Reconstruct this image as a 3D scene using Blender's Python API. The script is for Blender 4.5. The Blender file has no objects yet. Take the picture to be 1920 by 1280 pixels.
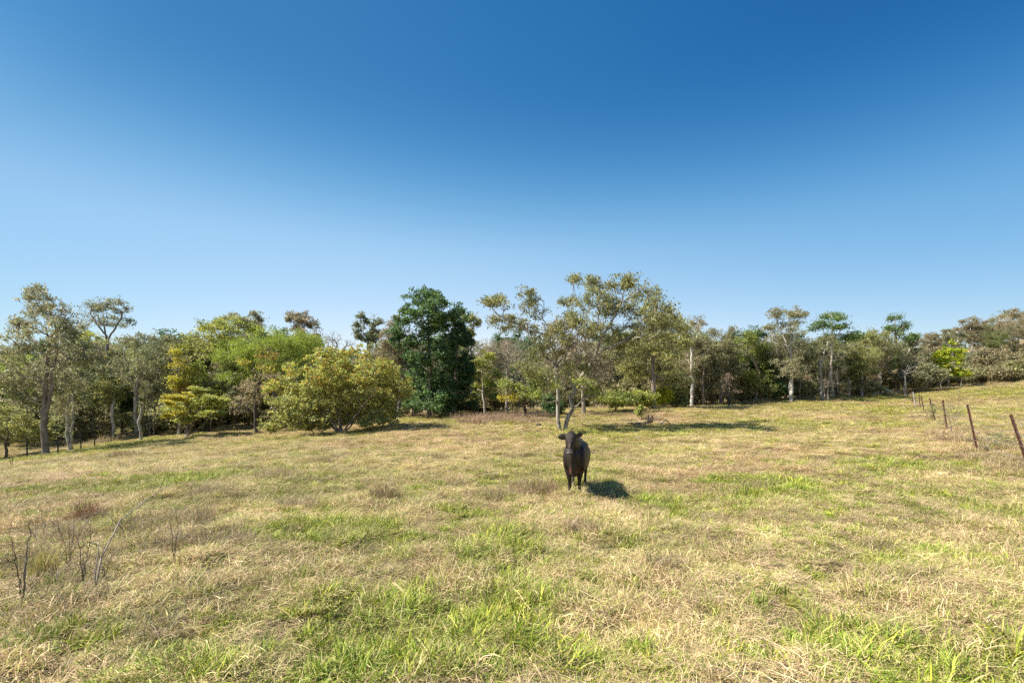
import bpy, bmesh, math, random
import numpy as np
from mathutils import Vector, Matrix

R = math.radians
SC = bpy.context.scene
COL = SC.collection

# ---------------------------------------------------------------- camera, sky, sun, exposure
F, CX, HY, EYE = 853.3, 960.0, 765.0, 1.6      # focal length in photo pixels, optical column, horizon row, eye height
cam_d = bpy.data.cameras.new('camera')
cam_d.lens = 16.0; cam_d.sensor_width = 36.0
cam_d.shift_y = (HY - 640.0) / 1920.0
cam_d.clip_start = 0.05; cam_d.clip_end = 3000
cam = bpy.data.objects.new('camera', cam_d); COL.objects.link(cam)
cam.location = (0, 0, EYE); cam.rotation_euler = (R(90), 0, 0)
SC.camera = cam

SUN_EL, SUN_AZ = 47.5, -97.0        # azimuth from +Y (view direction), negative = to the left
w = bpy.data.worlds.new('World'); SC.world = w; w.use_nodes = True
nt = w.node_tree; nt.nodes.clear()
wo = nt.nodes.new('ShaderNodeOutputWorld'); bg = nt.nodes.new('ShaderNodeBackground')
sky = nt.nodes.new('ShaderNodeTexSky'); sky.sky_type = 'NISHITA'; sky.sun_disc = False
sky.sun_elevation = R(SUN_EL); sky.sun_rotation = R(SUN_AZ)
sky.altitude = 0; sky.air_density = 1.0; sky.dust_density = 0.6; sky.ozone_density = 3.0
hs = nt.nodes.new('ShaderNodeHueSaturation'); hs.inputs['Saturation'].default_value = 1.12
hs.inputs['Hue'].default_value = 0.5
nt.links.new(sky.outputs[0], hs.inputs['Color'])
# deepen the sky the way a clear polarised sky does: with height, and at right angles to the sun
EXPO = 1.10
sunv = (math.sin(R(SUN_AZ)) * math.cos(R(SUN_EL)), math.cos(R(SUN_AZ)) * math.cos(R(SUN_EL)), math.sin(R(SUN_EL)))
wtc = nt.nodes.new('ShaderNodeTexCoord'); wsx = nt.nodes.new('ShaderNodeSeparateXYZ'); nt.links.new(wtc.outputs['Generated'], wsx.inputs[0])
def wmath(op, a, b=None, cl=False):
    x = nt.nodes.new('ShaderNodeMath'); x.operation = op; x.use_clamp = cl
    for i, v in enumerate((a, b)):
        if v is None: continue
        if isinstance(v, (int, float)): x.inputs[i].default_value = v
        else: nt.links.new(v, x.inputs[i])
    return x.outputs[0]
wz = wmath('MINIMUM', wmath('MAXIMUM', wsx.outputs[2], 0.0), 0.72); wz2 = wmath('MULTIPLY', wz, wz)
wdt = nt.nodes.new('ShaderNodeVectorMath'); wdt.operation = 'DOT_PRODUCT'; wdt.inputs[1].default_value = sunv; nt.links.new(wtc.outputs['Generated'], wdt.inputs[0])
wc = wmath('MAXIMUM', wmath('MINIMUM', wdt.outputs['Value'], 0.7), -0.7); wc2 = wmath('MULTIPLY', wc, wc); wzc = wmath('MULTIPLY', wz, wc)
wcm = nt.nodes.new('ShaderNodeCombineColor')
wsm = nt.nodes.new('ShaderNodeMapRange'); wsm.interpolation_type = 'SMOOTHSTEP'; wsm.inputs[1].default_value = .30; wsm.inputs[2].default_value = .60; nt.links.new(wz, wsm.inputs[0]); wss = wsm.outputs[0]
for i, (k0, k1, k2, k3, k4, k5, k6) in enumerate([(.70, .517, -4.137, -.669, -2.916, 5.991, -1.42), (.185, 1.462, -2.329, -.266, -1.809, 2.76, -.72), (-.04, 1.266, -1.381, -.12, -1.26, 1.335, -.36)]):
    e_ = wmath('ADD', wmath('ADD', wmath('MULTIPLY', wz, k1), wmath('MULTIPLY', wz2, k2)), wmath('ADD', wmath('MULTIPLY', wc, k3), wmath('MULTIPLY', wc2, k4)))
    e_ = wmath('ADD', wmath('ADD', wmath('ADD', e_, k0), wmath('MULTIPLY', wss, k6)), wmath('MULTIPLY', wzc, k5)); nt.links.new(wmath('POWER', math.e, e_), wcm.inputs[i])
wmx = nt.nodes.new('ShaderNodeMix'); wmx.data_type = 'RGBA'; wmx.blend_type = 'MULTIPLY'; wmx.inputs['Factor'].default_value = 1; wmx.clamp_result = False
nt.links.new(hs.outputs[0], wmx.inputs['A']); nt.links.new(wcm.outputs[0], wmx.inputs['B'])
nt.links.new(wmx.outputs['Result'], bg.inputs[0]); bg.inputs[1].default_value = 0.13 * 2 ** (.35 - EXPO)
nt.links.new(bg.outputs[0], wo.inputs[0])

sun_d = bpy.data.lights.new('sun', 'SUN'); sun_d.energy = 4.9; sun_d.angle = R(0.5); sun_d.color = (1.0, 0.93, 0.80)
sun = bpy.data.objects.new('sun', sun_d); COL.objects.link(sun)
sv = Vector((math.sin(R(SUN_AZ)) * math.cos(R(SUN_EL)), math.cos(R(SUN_AZ)) * math.cos(R(SUN_EL)), math.sin(R(SUN_EL))))
sun.rotation_euler = sv.to_track_quat('Z', 'Y').to_euler()

SC.view_settings.view_transform = 'Standard'; SC.view_settings.look = 'None'
SC.view_settings.gamma = 1.0; SC.view_settings.use_curve_mapping = False
SC.view_settings.exposure = EXPO
SC.render.engine = 'CYCLES'
SC.cycles.max_bounces = 6; SC.cycles.diffuse_bounces = 3; SC.cycles.transmission_bounces = 3
SC.cycles.glossy_bounces = 2; SC.cycles.use_denoising = False

# ---------------------------------------------------------------- helpers
def tag(o, label=None, cat=None, group=None, kind=None):
    if label: o['label'] = label
    if cat: o['category'] = cat
    if group: o['group'] = group
    if kind: o['kind'] = kind
    return o

def empty(name, loc, rz=0.0):
    o = bpy.data.objects.new(name, None); COL.objects.link(o)
    o.empty_display_size = 0.2
    o.location = loc; o.rotation_euler = (0, 0, rz); return o

def link(name, me, parent=None, loc=(0, 0, 0)):
    o = bpy.data.objects.new(name, me); COL.objects.link(o)
    o.location = loc
    if parent: o.parent = parent
    return o

def copy_tree(o, parent=None):
    c = o.copy(); COL.objects.link(c)
    if parent: c.parent = parent
    for ch in list(o.children): copy_tree(ch, c)
    return c

def np_mesh(name, verts, faces_flat, loop_totals, mat=None, smooth=False, cols=None):
    me = bpy.data.meshes.new(name)
    verts = np.asarray(verts, np.float32); faces_flat = np.asarray(faces_flat, np.int32)
    loop_totals = np.asarray(loop_totals, np.int32)
    me.vertices.add(len(verts)); me.vertices.foreach_set('co', verts.ravel())
    me.loops.add(len(faces_flat)); me.loops.foreach_set('vertex_index', faces_flat)
    me.polygons.add(len(loop_totals))
    starts = np.concatenate(([0], np.cumsum(loop_totals)[:-1])).astype(np.int32)
    me.polygons.foreach_set('loop_start', starts); me.polygons.foreach_set('loop_total', loop_totals)
    if smooth: me.polygons.foreach_set('use_smooth', np.ones(len(loop_totals), bool))
    if cols is not None:
        a = me.color_attributes.new('col', 'FLOAT_COLOR', 'POINT')
        c4 = np.ones((len(verts), 4), np.float32); c4[:, :3] = cols
        a.data.foreach_set('color', c4.ravel())
    me.update(calc_edges=True)
    if mat: me.materials.append(mat)
    return me

_rs = np.random.RandomState(7)
_LAT = _rs.rand(256, 256).astype(np.float64)
def vnoise(x, y):
    xi = np.floor(x).astype(int); yi = np.floor(y).astype(int)
    fx = x - xi; fy = y - yi
    fx = fx * fx * (3 - 2 * fx); fy = fy * fy * (3 - 2 * fy)
    a = _LAT[xi % 256, yi % 256]; b = _LAT[(xi + 1) % 256, yi % 256]
    c = _LAT[xi % 256, (yi + 1) % 256]; d = _LAT[(xi + 1) % 256, (yi + 1) % 256]
    return (a * (1 - fx) + b * fx) * (1 - fy) + (c * (1 - fx) + d * fx) * fy
def fbm(x, y, o=4, g=0.5):
    s = 0; a = 1; t = 0
    for i in range(o):
        s = s + a * vnoise(x * 2 ** i + 17.3 * i, y * 2 ** i + 9.1 * i); t += a; a *= g
    return s / t
def sstep(a, b, x):
    t = np.clip((x - a) / (b - a), 0, 1); return t * t * (3 - 2 * t)

# ---------------------------------------------------------------- materials
def new_mat(name):
    m = bpy.data.materials.new(name); m.use_nodes = True
    n = m.node_tree; n.nodes.clear()
    out = n.nodes.new('ShaderNodeOutputMaterial')
    return m, n, out

def bark_mat(name, c1, c2, scale=6.0):
    m, n, out = new_mat(name)
    b = n.nodes.new('ShaderNodeBsdfPrincipled'); b.inputs['Roughness'].default_value = 0.85
    tc = n.nodes.new('ShaderNodeTexCoord'); mp = n.nodes.new('ShaderNodeMapping')
    mp.inputs['Scale'].default_value = (1, 1, 0.35)
    no = n.nodes.new('ShaderNodeTexNoise'); no.inputs['Scale'].default_value = scale; no.inputs['Detail'].default_value = 6
    cr = n.nodes.new('ShaderNodeValToRGB')
    cr.color_ramp.elements[0].position = 0.38; cr.color_ramp.elements[0].color = (*c1, 1)
    cr.color_ramp.elements[1].position = 0.62; cr.color_ramp.elements[1].color = (*c2, 1)
    bp = n.nodes.new('ShaderNodeBump'); bp.inputs['Strength'].default_value = 0.6; bp.inputs['Distance'].default_value = 0.03
    n.links.new(tc.outputs['Object'], mp.inputs[0]); n.links.new(mp.outputs[0], no.inputs['Vector'])
    n.links.new(no.outputs[0], cr.inputs[0]); n.links.new(cr.outputs[0], b.inputs['Base Color'])
    n.links.new(no.outputs[0], bp.inputs['Height']); n.links.new(bp.outputs[0], b.inputs['Normal'])
    n.links.new(b.outputs[0], out.inputs[0])
    return m

def leaf_mat(name, rough=0.5, transl=0.3, spec=0.4, obj_var=0.0):
    m, n, out = new_mat(name)
    b = n.nodes.new('ShaderNodeBsdfPrincipled'); b.inputs['Roughness'].default_value = rough
    b.inputs['Specular IOR Level'].default_value = spec
    at = n.nodes.new('ShaderNodeAttribute'); at.attribute_name = 'col'
    csock = at.outputs['Color']
    if obj_var:
        oi = n.nodes.new('ShaderNodeObjectInfo')
        hv = n.nodes.new('ShaderNodeHueSaturation')
        m1 = n.nodes.new('ShaderNodeMapRange'); m1.inputs[3].default_value = 0.5 - obj_var * 0.08; m1.inputs[4].default_value = 0.5 + obj_var * 0.05
        m2 = n.nodes.new('ShaderNodeMapRange'); m2.inputs[3].default_value = 1 - obj_var * 0.6; m2.inputs[4].default_value = 1 + obj_var * 0.6
        ml = n.nodes.new('ShaderNodeMath'); ml.operation = 'MULTIPLY'; ml.inputs[1].default_value = 7.31
        fr = n.nodes.new('ShaderNodeMath'); fr.operation = 'FRACT'
        n.links.new(oi.outputs['Random'], ml.inputs[0]); n.links.new(ml.outputs[0], fr.inputs[0])
        n.links.new(oi.outputs['Random'], m1.inputs[0]); n.links.new(fr.outputs[0], m2.inputs[0])
        n.links.new(m1.outputs[0], hv.inputs['Hue']); n.links.new(m2.outputs[0], hv.inputs['Value'])
        n.links.new(csock, hv.inputs['Color']); csock = hv.outputs[0]
    tr = n.nodes.new('ShaderNodeBsdfTranslucent'); mx = n.nodes.new('ShaderNodeMixShader'); mx.inputs[0].default_value = transl
    hs2 = n.nodes.new('ShaderNodeHueSaturation'); hs2.inputs['Value'].default_value = 1.5; hs2.inputs['Saturation'].default_value = 1.1
    n.links.new(csock, b.inputs['Base Color']); n.links.new(csock, hs2.inputs['Color'])
    n.links.new(hs2.outputs[0], tr.inputs[0])
    n.links.new(b.outputs[0], mx.inputs[1]); n.links.new(tr.outputs[0], mx.inputs[2]); n.links.new(mx.outputs[0], out.inputs[0])
    return m

BARK = {
    'pale': bark_mat('bark_pale', (0.22, 0.19, 0.165), (0.46, 0.42, 0.37)),
    'white': bark_mat('bark_white', (0.36, 0.32, 0.29), (0.62, 0.58, 0.53)),
    'brown': bark_mat('bark_brown', (0.11, 0.085, 0.07), (0.27, 0.22, 0.185)),
    'dark': bark_mat('bark_dark', (0.035, 0.028, 0.022), (0.10, 0.08, 0.065)),
    'mottled': bark_mat('bark_mottled', (0.09, 0.075, 0.06), (0.36, 0.32, 0.27), 9.0),
    'twig': bark_mat('bark_twig', (0.19, 0.155, 0.125), (0.36, 0.30, 0.24)),
}
LEAF = leaf_mat('leaf', 0.55, 0.38, 0.35)
LEAFG = leaf_mat('leaf_waxy', 0.5, 0.32, 0.4)
LEAFV = leaf_mat('leaf_varied', 0.55, 0.36, 0.4, 0.35)

PAL = {
    'gum': [(0.196, 0.211, 0.1), (0.276, 0.268, 0.145), (0.138, 0.154, 0.07), (0.38, 0.342, 0.21)],
    'gumbrown': [(0.312, 0.254, 0.142), (0.223, 0.203, 0.105), (0.179, 0.152, 0.084), (0.391, 0.327, 0.21)],
    'gumblue': [(0.18, 0.201, 0.115), (0.252, 0.265, 0.15), (0.12, 0.144, 0.075)],
    'dark': [(0.053, 0.103, 0.036), (0.09, 0.158, 0.058), (0.15, 0.226, 0.072), (0.067, 0.117, 0.05)],
    'mid': [(0.088, 0.148, 0.051), (0.139, 0.205, 0.065), (0.202, 0.262, 0.086)],
    'deep': [(0.045, 0.096, 0.039), (0.068, 0.128, 0.046), (0.098, 0.16, 0.058)],
    'bright': [(.28, .34, .065), (.21, .27, .05), (.36, .40, .085)],
    'ygreen': [(0.331, 0.36, 0.09), (0.254, 0.293, 0.076), (0.442, 0.427, 0.117), (0.188, 0.225, 0.062)],
    'gold': [(0.504, 0.425, 0.077), (0.399, 0.368, 0.066), (0.315, 0.31, 0.066)],
    'orange': [(0.46, 0.308, 0.088), (0.38, 0.286, 0.088), (0.3, 0.253, 0.088)],
    'olive': [(0.227, 0.242, 0.089), (0.323, 0.314, 0.114), (0.167, 0.188, 0.07), (0.395, 0.375, 0.152)],
    'bush': [(0.296, 0.299, 0.093), (0.404, 0.383, 0.118), (0.19, 0.215, 0.072), (0.475, 0.443, 0.171)],
    'bushtop': [(0.359, 0.386, 0.106), (0.419, 0.386, 0.106), (0.299, 0.342, 0.092), (0.459, 0.331, 0.106), (0.339, 0.375, 0.132)],
    'centre': [(0.296, 0.291, 0.115), (0.222, 0.232, 0.092), (0.381, 0.346, 0.138), (0.169, 0.173, 0.069)],
    'dry': [(.42, .31, .22), (.34, .24, .17), (.50, .40, .30)],
    'grey': [(0.31, 0.264, 0.19), (0.241, 0.22, 0.14), (0.391, 0.319, 0.24)],
    'yel': [(.42, .46, .04), (.30, .38, .04), (.55, .48, .05), (.18, .28, .04)],
    'weed': [(0.247, 0.247, 0.108), (0.338, 0.299, 0.156), (0.182, 0.195, 0.084)],
}

# ---------------------------------------------------------------- terrain
CP = []
def cp(px, D, z=None, py=None):
    if z is None: z = EYE - (py - HY) * D / F
    CP.append(((px - CX) / F * D, D, z))
for a in [(0, 2.6), (960, 2.6), (1920, 2.6), (960, 6), (300, 6), (1600, 6)]: cp(a[0], a[1], z=0.0)
cp(1080, 9, z=-0.03); cp(960, 0.5, z=0); cp(0, 8, z=-.12); cp(0, 14, z=-.5); cp(0, 20, z=-1.0); cp(1920, 9.8, z=.25); cp(700, 12, z=0.0)
cp(0, 27, py=872); cp(85, 27, py=853); cp(230, 30, py=838); cp(350, 32, py=818); cp(480, 34, py=812); cp(640, 30, py=813)
cp(640, 20, z=-.02); cp(760, 30, py=800); cp(800, 40, py=783); cp(910, 42, py=777); cp(1060, 25, py=806); cp(1060, 15, z=.12); cp(1300, 45, py=761); cp(1130, 40, py=768)
cp(1400, 25, z=.45); cp(1250, 25, z=.32); cp(1520, 25, z=.60); cp(1500, 34, z=1.2); cp(1480, 48, py=752); cp(1565, 50, py=747); cp(1700, 54, z=3.0); cp(1920, 62, py=719); cp(1800, 60, py=727)
for px, D, z in [(1830, 13, .4), (1775, 20, .66), (1749, 25, .87), (1731, 33, 1.2), (1723, 37, 1.5), (1717, 41, 1.75), (1708, 45, 2.1)]: cp(px, D, z=z)
cp(1920, 30, z=1.5)
cp(0, 45, z=-1.6); cp(280, 48, py=800); cp(0, 70, z=-1.0); cp(400, 70, z=-.6); cp(700, 60, z=.7); cp(960, 60, z=1.1); cp(960, 90, z=1.6); cp(1300, 75, z=2.3)
cp(1600, 80, z=4.5); cp(1760, 90, z=9.5); cp(1840, 92, z=12.5); cp(1920, 95, z=14); cp(1840, 120, z=18); cp(1960, 130, z=22); cp(1700, 120, z=11)
cp(1830, 76, z=8.0); cp(1930, 78, z=8.6); cp(1400, 130, z=4.5); cp(500, 130, z=1.0); cp(960, 140, z=2.0)
for a in range(0, 360, 20):
    x, y = 260 * math.sin(R(a)), 260 * math.cos(R(a))
    zz = 3.0
    if 25 <= a <= 60: zz = 20.0
    CP.append((x, y, zz))
CP += [(0, -20, 0), (-30, -10, -.3), (30, -10, .4), (-60, 20, -2), (60, 20, 2.5)]
_C = np.array(CP); _cc = 4.0
def _phi(r): return np.sqrt(r * r + _cc * _cc)
_A = _phi(np.hypot(_C[:, None, 0] - _C[None, :, 0], _C[:, None, 1] - _C[None, :, 1])) + np.eye(len(_C)) * -0.4
_W = np.linalg.solve(np.block([[_A, np.ones((len(_C), 1))], [np.ones((1, len(_C))), np.zeros((1, 1))]]), np.append(_C[:, 2], 0))
def base_z(x, y):
    x = np.asarray(x, float); y = np.asarray(y, float); sh = x.shape
    xf, yf = x.ravel(), y.ravel(); out = np.empty(len(xf))
    for s in range(0, len(xf), 20000):
        d = np.hypot(xf[s:s + 20000, None] - _C[None, :, 0], yf[s:s + 20000, None] - _C[None, :, 1])
        out[s:s + 20000] = _phi(d) @ _W[:-1] + _W[-1]
    r = np.hypot(xf, yf); k = sstep(230, 330, r)
    out = out * (1 - k) + 3.0 * k
    return out.reshape(sh)
def micro_z(x, y):
    return (fbm(x * 1.9, y * 1.9, 4) - .5) * .22 + (fbm(x * .35 + 5, y * .35, 3) - .5) * .18
def ground_z(x, y):
    return base_z(x, y) + micro_z(np.asarray(x, float), np.asarray(y, float))
def gz(x, y): return float(ground_z(np.array([x]), np.array([y]))[0])
def at(px, D, dz=0.0):
    x = (px - CX) / F * D
    return Vector((x, D, gz(x, D) + dz))
def flat_inv(px, py):
    D = EYE * F / (py - HY); return (px - CX) / F * D, D

# lush patches seen in the paddock: (px, py, radius in m, strength)
GP = [(800, 1190, .75, 1.0), (640, 1150, .45, .8), (960, 1120, .5, .6), (1760, 1275, .6, 1.1), (1900, 1250, .4, .8), (640, 975, .9, .7), (880, 965, .7, .6),
      (700, 1010, .7, .6), (1440, 918, 1.2, .9), (1260, 945, .9, .6), (950, 1020, .7, .7), (1150, 1010, .6, .5), (170, 905, 1.6, .6), (350, 893, 1.4, .8),
      (200, 990, .5, .7), (1730, 1045, .6, .6), (1560, 1020, .5, .4), (520, 1005, .5, .6), (1000, 890, 2.0, .4), (1150, 1250, .3, .4), (400, 1230, .35, .4),
      (1750, 890, 1.2, .4), (1640, 880, 1.2, .3), (560, 910, 1.5, .4)]
GPX = [(*flat_inv(a, b), r, s) for a, b, r, s in GP]
GPX += [((p - CX) / F * D, D, r, s) for p, D, r, s in [(1130, 24, 3.5, .8), (1300, 25, 4, .6), (1480, 27, 3, .5), (120, 26, 4, 1.1), (200, 31, 5, 1.1), (0, 26, 5, 1), (600, 27, 4, .5), (1700, 24, 3, .5),
        (1850, 30, 6, .6), (1100, 20, 4, .4), (1600, 40, 7, .5), (1650, 50, 6, .6), (1580, 52, 6, .8), (1920, 50, 10, .6), (1000, 52, 9, .6), (260, 47, 9, .8), (800, 36, 5, .5), (1840, 88, 9, .9), (1920, 95, 14, .6)]]
def green_mask(x, y):
    x = np.asarray(x, float); y = np.asarray(y, float)
    n = fbm(x * .55 + 3, y * .55 + 11, 4, .6)
    g = sstep(.56, .72, n) * .42
    n2 = fbm(x * .12 + 31, y * .12 + 7, 3)
    g = g + (n2 - .56) * .5
    wob = fbm(x * 2.1, y * 2.1, 4, .6)
    for (cx, cy, r, s) in GPX:
        d = np.hypot(x - cx, y - cy) / r + (wob - .5) * 2.2
        g = g + s * (1 - sstep(.35, 1.25, d))
    return np.clip(g, 0, 1)

def axis_nodes(fine, lo_fine, hi_fine, far, g=1.06):
    a = [lo_fine]
    while a[-1] < hi_fine: a.append(a[-1] + fine)
    s = fine
    while a[-1] < far: s *= g; a.append(a[-1] + s)
    s = fine
    while a[0] > -far: s *= g; a.insert(0, a[0] - s)
    return np.array(a)
gx = axis_nodes(.14, -9, 12, 900, 1.035); gy = axis_nodes(.14, 1.2, 14, 900, 1.03)
gx = gx[(gx > -800)]; gy = gy[(gy > -200)]
GX, GY = np.meshgrid(gx, gy)
GZ = ground_z(GX, GY)
nx, ny = len(gx), len(gy)
idx = np.arange(nx * ny).reshape(ny, nx)
q = np.stack([idx[:-1, :-1], idx[:-1, 1:], idx[1:, 1:], idx[1:, :-1]], -1).reshape(-1, 4)
GM = green_mask(GX, GY)
gcols = np.stack([GM.ravel(), fbm(GX * .8 + 50, GY * .8, 4).ravel(), fbm(GX * .2, GY * .2 + 70, 3).ravel()], -1)

m, n, out = new_mat('paddock_ground')
b = n.nodes.new('ShaderNodeBsdfPrincipled'); b.inputs['Roughness'].default_value = 0.95; b.inputs['Specular IOR Level'].default_value = 0.1
at_n = n.nodes.new('ShaderNodeAttribute'); at_n.attribute_name = 'col'
sep = n.nodes.new('ShaderNodeSeparateColor'); n.links.new(at_n.outputs['Color'], sep.inputs[0])
tc = n.nodes.new('ShaderNodeTexCoord')
def noise(scale, det=6, rough=.6):
    x = n.nodes.new('ShaderNodeTexNoise'); x.inputs['Scale'].default_value = scale; x.inputs['Detail'].default_value = det
    x.inputs['Roughness'].default_value = rough; n.links.new(tc.outputs['Object'], x.inputs['Vector']); return x
def mix(f, a, bb, mode='MIX'):
    x = n.nodes.new('ShaderNodeMix'); x.data_type = 'RGBA'; x.blend_type = mode
    for s, v in ((x.inputs['Factor'], f), (x.inputs['A'], a), (x.inputs['B'], bb)):
        if isinstance(v, (int, float)): s.default_value = v
        elif isinstance(v, tuple): s.default_value = (*v, 1)
        else: n.links.new(v, s)
    return x.outputs['Result']
def ramp(src, p0, p1, c0=(0, 0, 0), c1=(1, 1, 1)):
    x = n.nodes.new('ShaderNodeValToRGB'); x.color_ramp.elements[0].position = p0; x.color_ramp.elements[1].position = p1
    x.color_ramp.elements[0].color = (*c0, 1); x.color_ramp.elements[1].color = (*c1, 1); n.links.new(src, x.inputs[0]); return x.outputs[0]
n1 = noise(26, 8, .75); n2 = noise(5, 5, .6)
straw = ramp(n1.outputs[0], .33, .64, (.13, .095, .05), (.46, .37, .20))
grn = ramp(n1.outputs[0], .33, .64, (.06, .08, .02), (.24, .28, .07))
c = mix(ramp(sep.outputs[0], .15, .75), straw, grn)
c = mix(ramp(n2.outputs[0], .35, .65), c, (.32, .22, .14), 'MIX') if False else c
pk = n.nodes.new('ShaderNodeMath'); pk.operation = 'MULTIPLY'; pk.inputs[1].default_value = .45
n.links.new(ramp(sep.outputs[2], .48, .62), pk.inputs[0])
c = mix(pk.outputs[0], c, (.36, .25, .165))
n.links.new(c, b.inputs['Base Color'])
bp = n.nodes.new('ShaderNodeBump'); bp.inputs['Strength'].default_value = 1.0; bp.inputs['Distance'].default_value = .06
n.links.new(n1.outputs[0], bp.inputs['Height']); n.links.new(bp.outputs[0], b.inputs['Normal'])
n.links.new(b.outputs[0], out.inputs[0])
GROUND_MAT = m
gme = np_mesh('ground', np.stack([GX.ravel(), GY.ravel(), GZ.ravel()], -1), q.ravel(), np.full(len(q), 4), GROUND_MAT, True, gcols)
tag(link('ground', gme), 'gently rising paddock of straw coloured and green grass', kind='structure')

# ---------------------------------------------------------------- trees
def unit(v): return v / (np.linalg.norm(v, axis=-1, keepdims=True) + 1e-9)

def skeleton(stems, tips, rng, bf=.35, step=.45, jit=.05, min_z=0.0, droop=0.0):
    """stems: list of (k,3) polylines, first one starts at the root; tips (n,3)."""
    P = []; par = []; plen = []
    def add(p, pa):
        P.append(np.array(p, float)); par.append(pa)
        plen.append(0.0 if pa < 0 else plen[pa] + np.linalg.norm(P[-1] - P[pa])); return len(P) - 1
    for st in stems:
        st = np.asarray(st, float)
        if P:
            A = np.array(P); last = int(np.argmin(np.linalg.norm(A - st[0], axis=1)))
            if np.linalg.norm(P[last] - st[0]) > .05: last = add(st[0], last)
        else: last = add(st[0], -1)
        for k in range(1, len(st)):
            a, bb = st[k - 1], st[k]; nn = max(1, int(math.ceil(np.linalg.norm(bb - a) / step)))
            for i in range(1, nn + 1):
                t = i / nn; p = a * (1 - t) + bb * t
                if i < nn or k < len(st) - 1: p = p + rng.normal(0, jit * .6, 3) * (1, 1, .3)
                last = add(p, last)
    S0 = np.array(P)
    d0 = np.min(np.linalg.norm(tips[:, None] - S0[None], axis=2), axis=1)
    order = np.argsort(d0); tipn = []
    cap = len(P) + sum(int(np.ceil(x / step)) + 2 for x in d0) + 10
    PA = np.zeros((cap, 3)); PL = np.zeros(cap); PA[:len(P)] = S0; PL[:len(P)] = plen; N = len(P)
    ok = S0[:, 2] >= min_z
    OK = np.ones(cap, bool); OK[:N] = ok if ok.any() else True
    parents = np.full(cap, -1); parents[:N] = par
    for ti in order:
        t = tips[ti]
        dv = PA[:N] - t; d = np.sqrt((dv * dv).sum(1))
        cost = d + bf * PL[:N] + np.maximum(0, PA[:N, 2] - t[2]) * .35
        cost[~OK[:N]] = 1e9
        j = int(np.argmin(cost)); dist = d[j]
        nn = max(1, int(math.ceil(dist / step)))
        if N + nn >= cap: break
        pa = parents[j]
        dirp = unit(PA[j] - PA[pa]) if pa >= 0 else np.array([0, 0, 1.])
        c1 = PA[j] + dirp * dist * .3 + (t - PA[j]) * .2 + np.array([0, 0, .1 * dist])
        last = j
        for i in range(1, nn + 1):
            s = i / nn
            p = (1 - s) ** 2 * PA[j] + 2 * s * (1 - s) * c1 + s * s * t
            if i < nn: p = p + rng.normal(0, jit, 3)
            PA[N] = p; parents[N] = last; PL[N] = PL[last] + np.linalg.norm(p - PA[last]); last = N; N += 1
        tipn.append(last)
    return PA[:N], parents[:N], np.array(tipn)

def tubes(P, par, tipn, r_base, r_tip, mat, flare=1.25, name='trunk', drop=.0):
    N = len(P); cnt = np.zeros(N)
    ch = [[] for _ in range(N)]
    for i in range(N):
        if par[i] >= 0: ch[par[i]].append(i)
    isleaf = np.array([len(c_) == 0 for c_ in ch]); cnt[isleaf] = 1
    depth = np.zeros(N)
    for i in range(N - 1, 0, -1): cnt[par[i]] += cnt[i]
    tot = cnt[0]
    e = math.log(r_base / r_tip) / math.log(max(tot, 2))
    rad = r_tip * cnt ** e
    zr = P[:, 2] - P[0, 2]
    rad = rad * (1 + (flare - 1) * np.exp(-np.maximum(zr, 0) / .3) * (rad > r_base * .5))
    V = []; Fc = []; base = 0
    starts = [(0, None)]; 
    while starts:
        s, pr = starts.pop()
        chain = [] if pr is None else [pr]
        chain.append(s); cur = s
        while ch[cur]:
            c_ = sorted(ch[cur], key=lambda k: -cnt[k])
            for o in c_[1:]: starts.append((o, cur))
            cur = c_[0]; chain.append(cur)
        if len(chain) < 2: continue
        pts = P[chain]; rr = rad[chain].copy()
        if pr is not None: rr[0] = min(rr[0], rr[1] * 1.3)
        rr[-1] *= .5
        sides = 9 if rr.max() > .07 else (5 if rr.max() > .025 else 3)
        tang = unit(np.gradient(pts, axis=0))
        ref = np.array([.3, .9, .1]); 
        u = unit(np.cross(tang, ref)); v = np.cross(tang, u)
        an = np.linspace(0, 2 * np.pi, sides, endpoint=False)
        ring = pts[:, None] + rr[:, None, None] * (u[:, None] * np.cos(an)[None, :, None] + v[:, None] * np.sin(an)[None, :, None])
        V.append(ring.reshape(-1, 3)); k = len(chain)
        ii = base + np.arange(k * sides).reshape(k, sides)
        f = np.stack([ii[:-1], np.roll(ii[:-1], -1, 1), np.roll(ii[1:], -1, 1), ii[1:]], -1).reshape(-1, 4)
        Fc.append(f); base += k * sides
    V = np.concatenate(V); Fc = np.concatenate(Fc)
    return np_mesh(name, V, Fc.ravel(), np.full(len(Fc), 4), mat, True)

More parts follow.
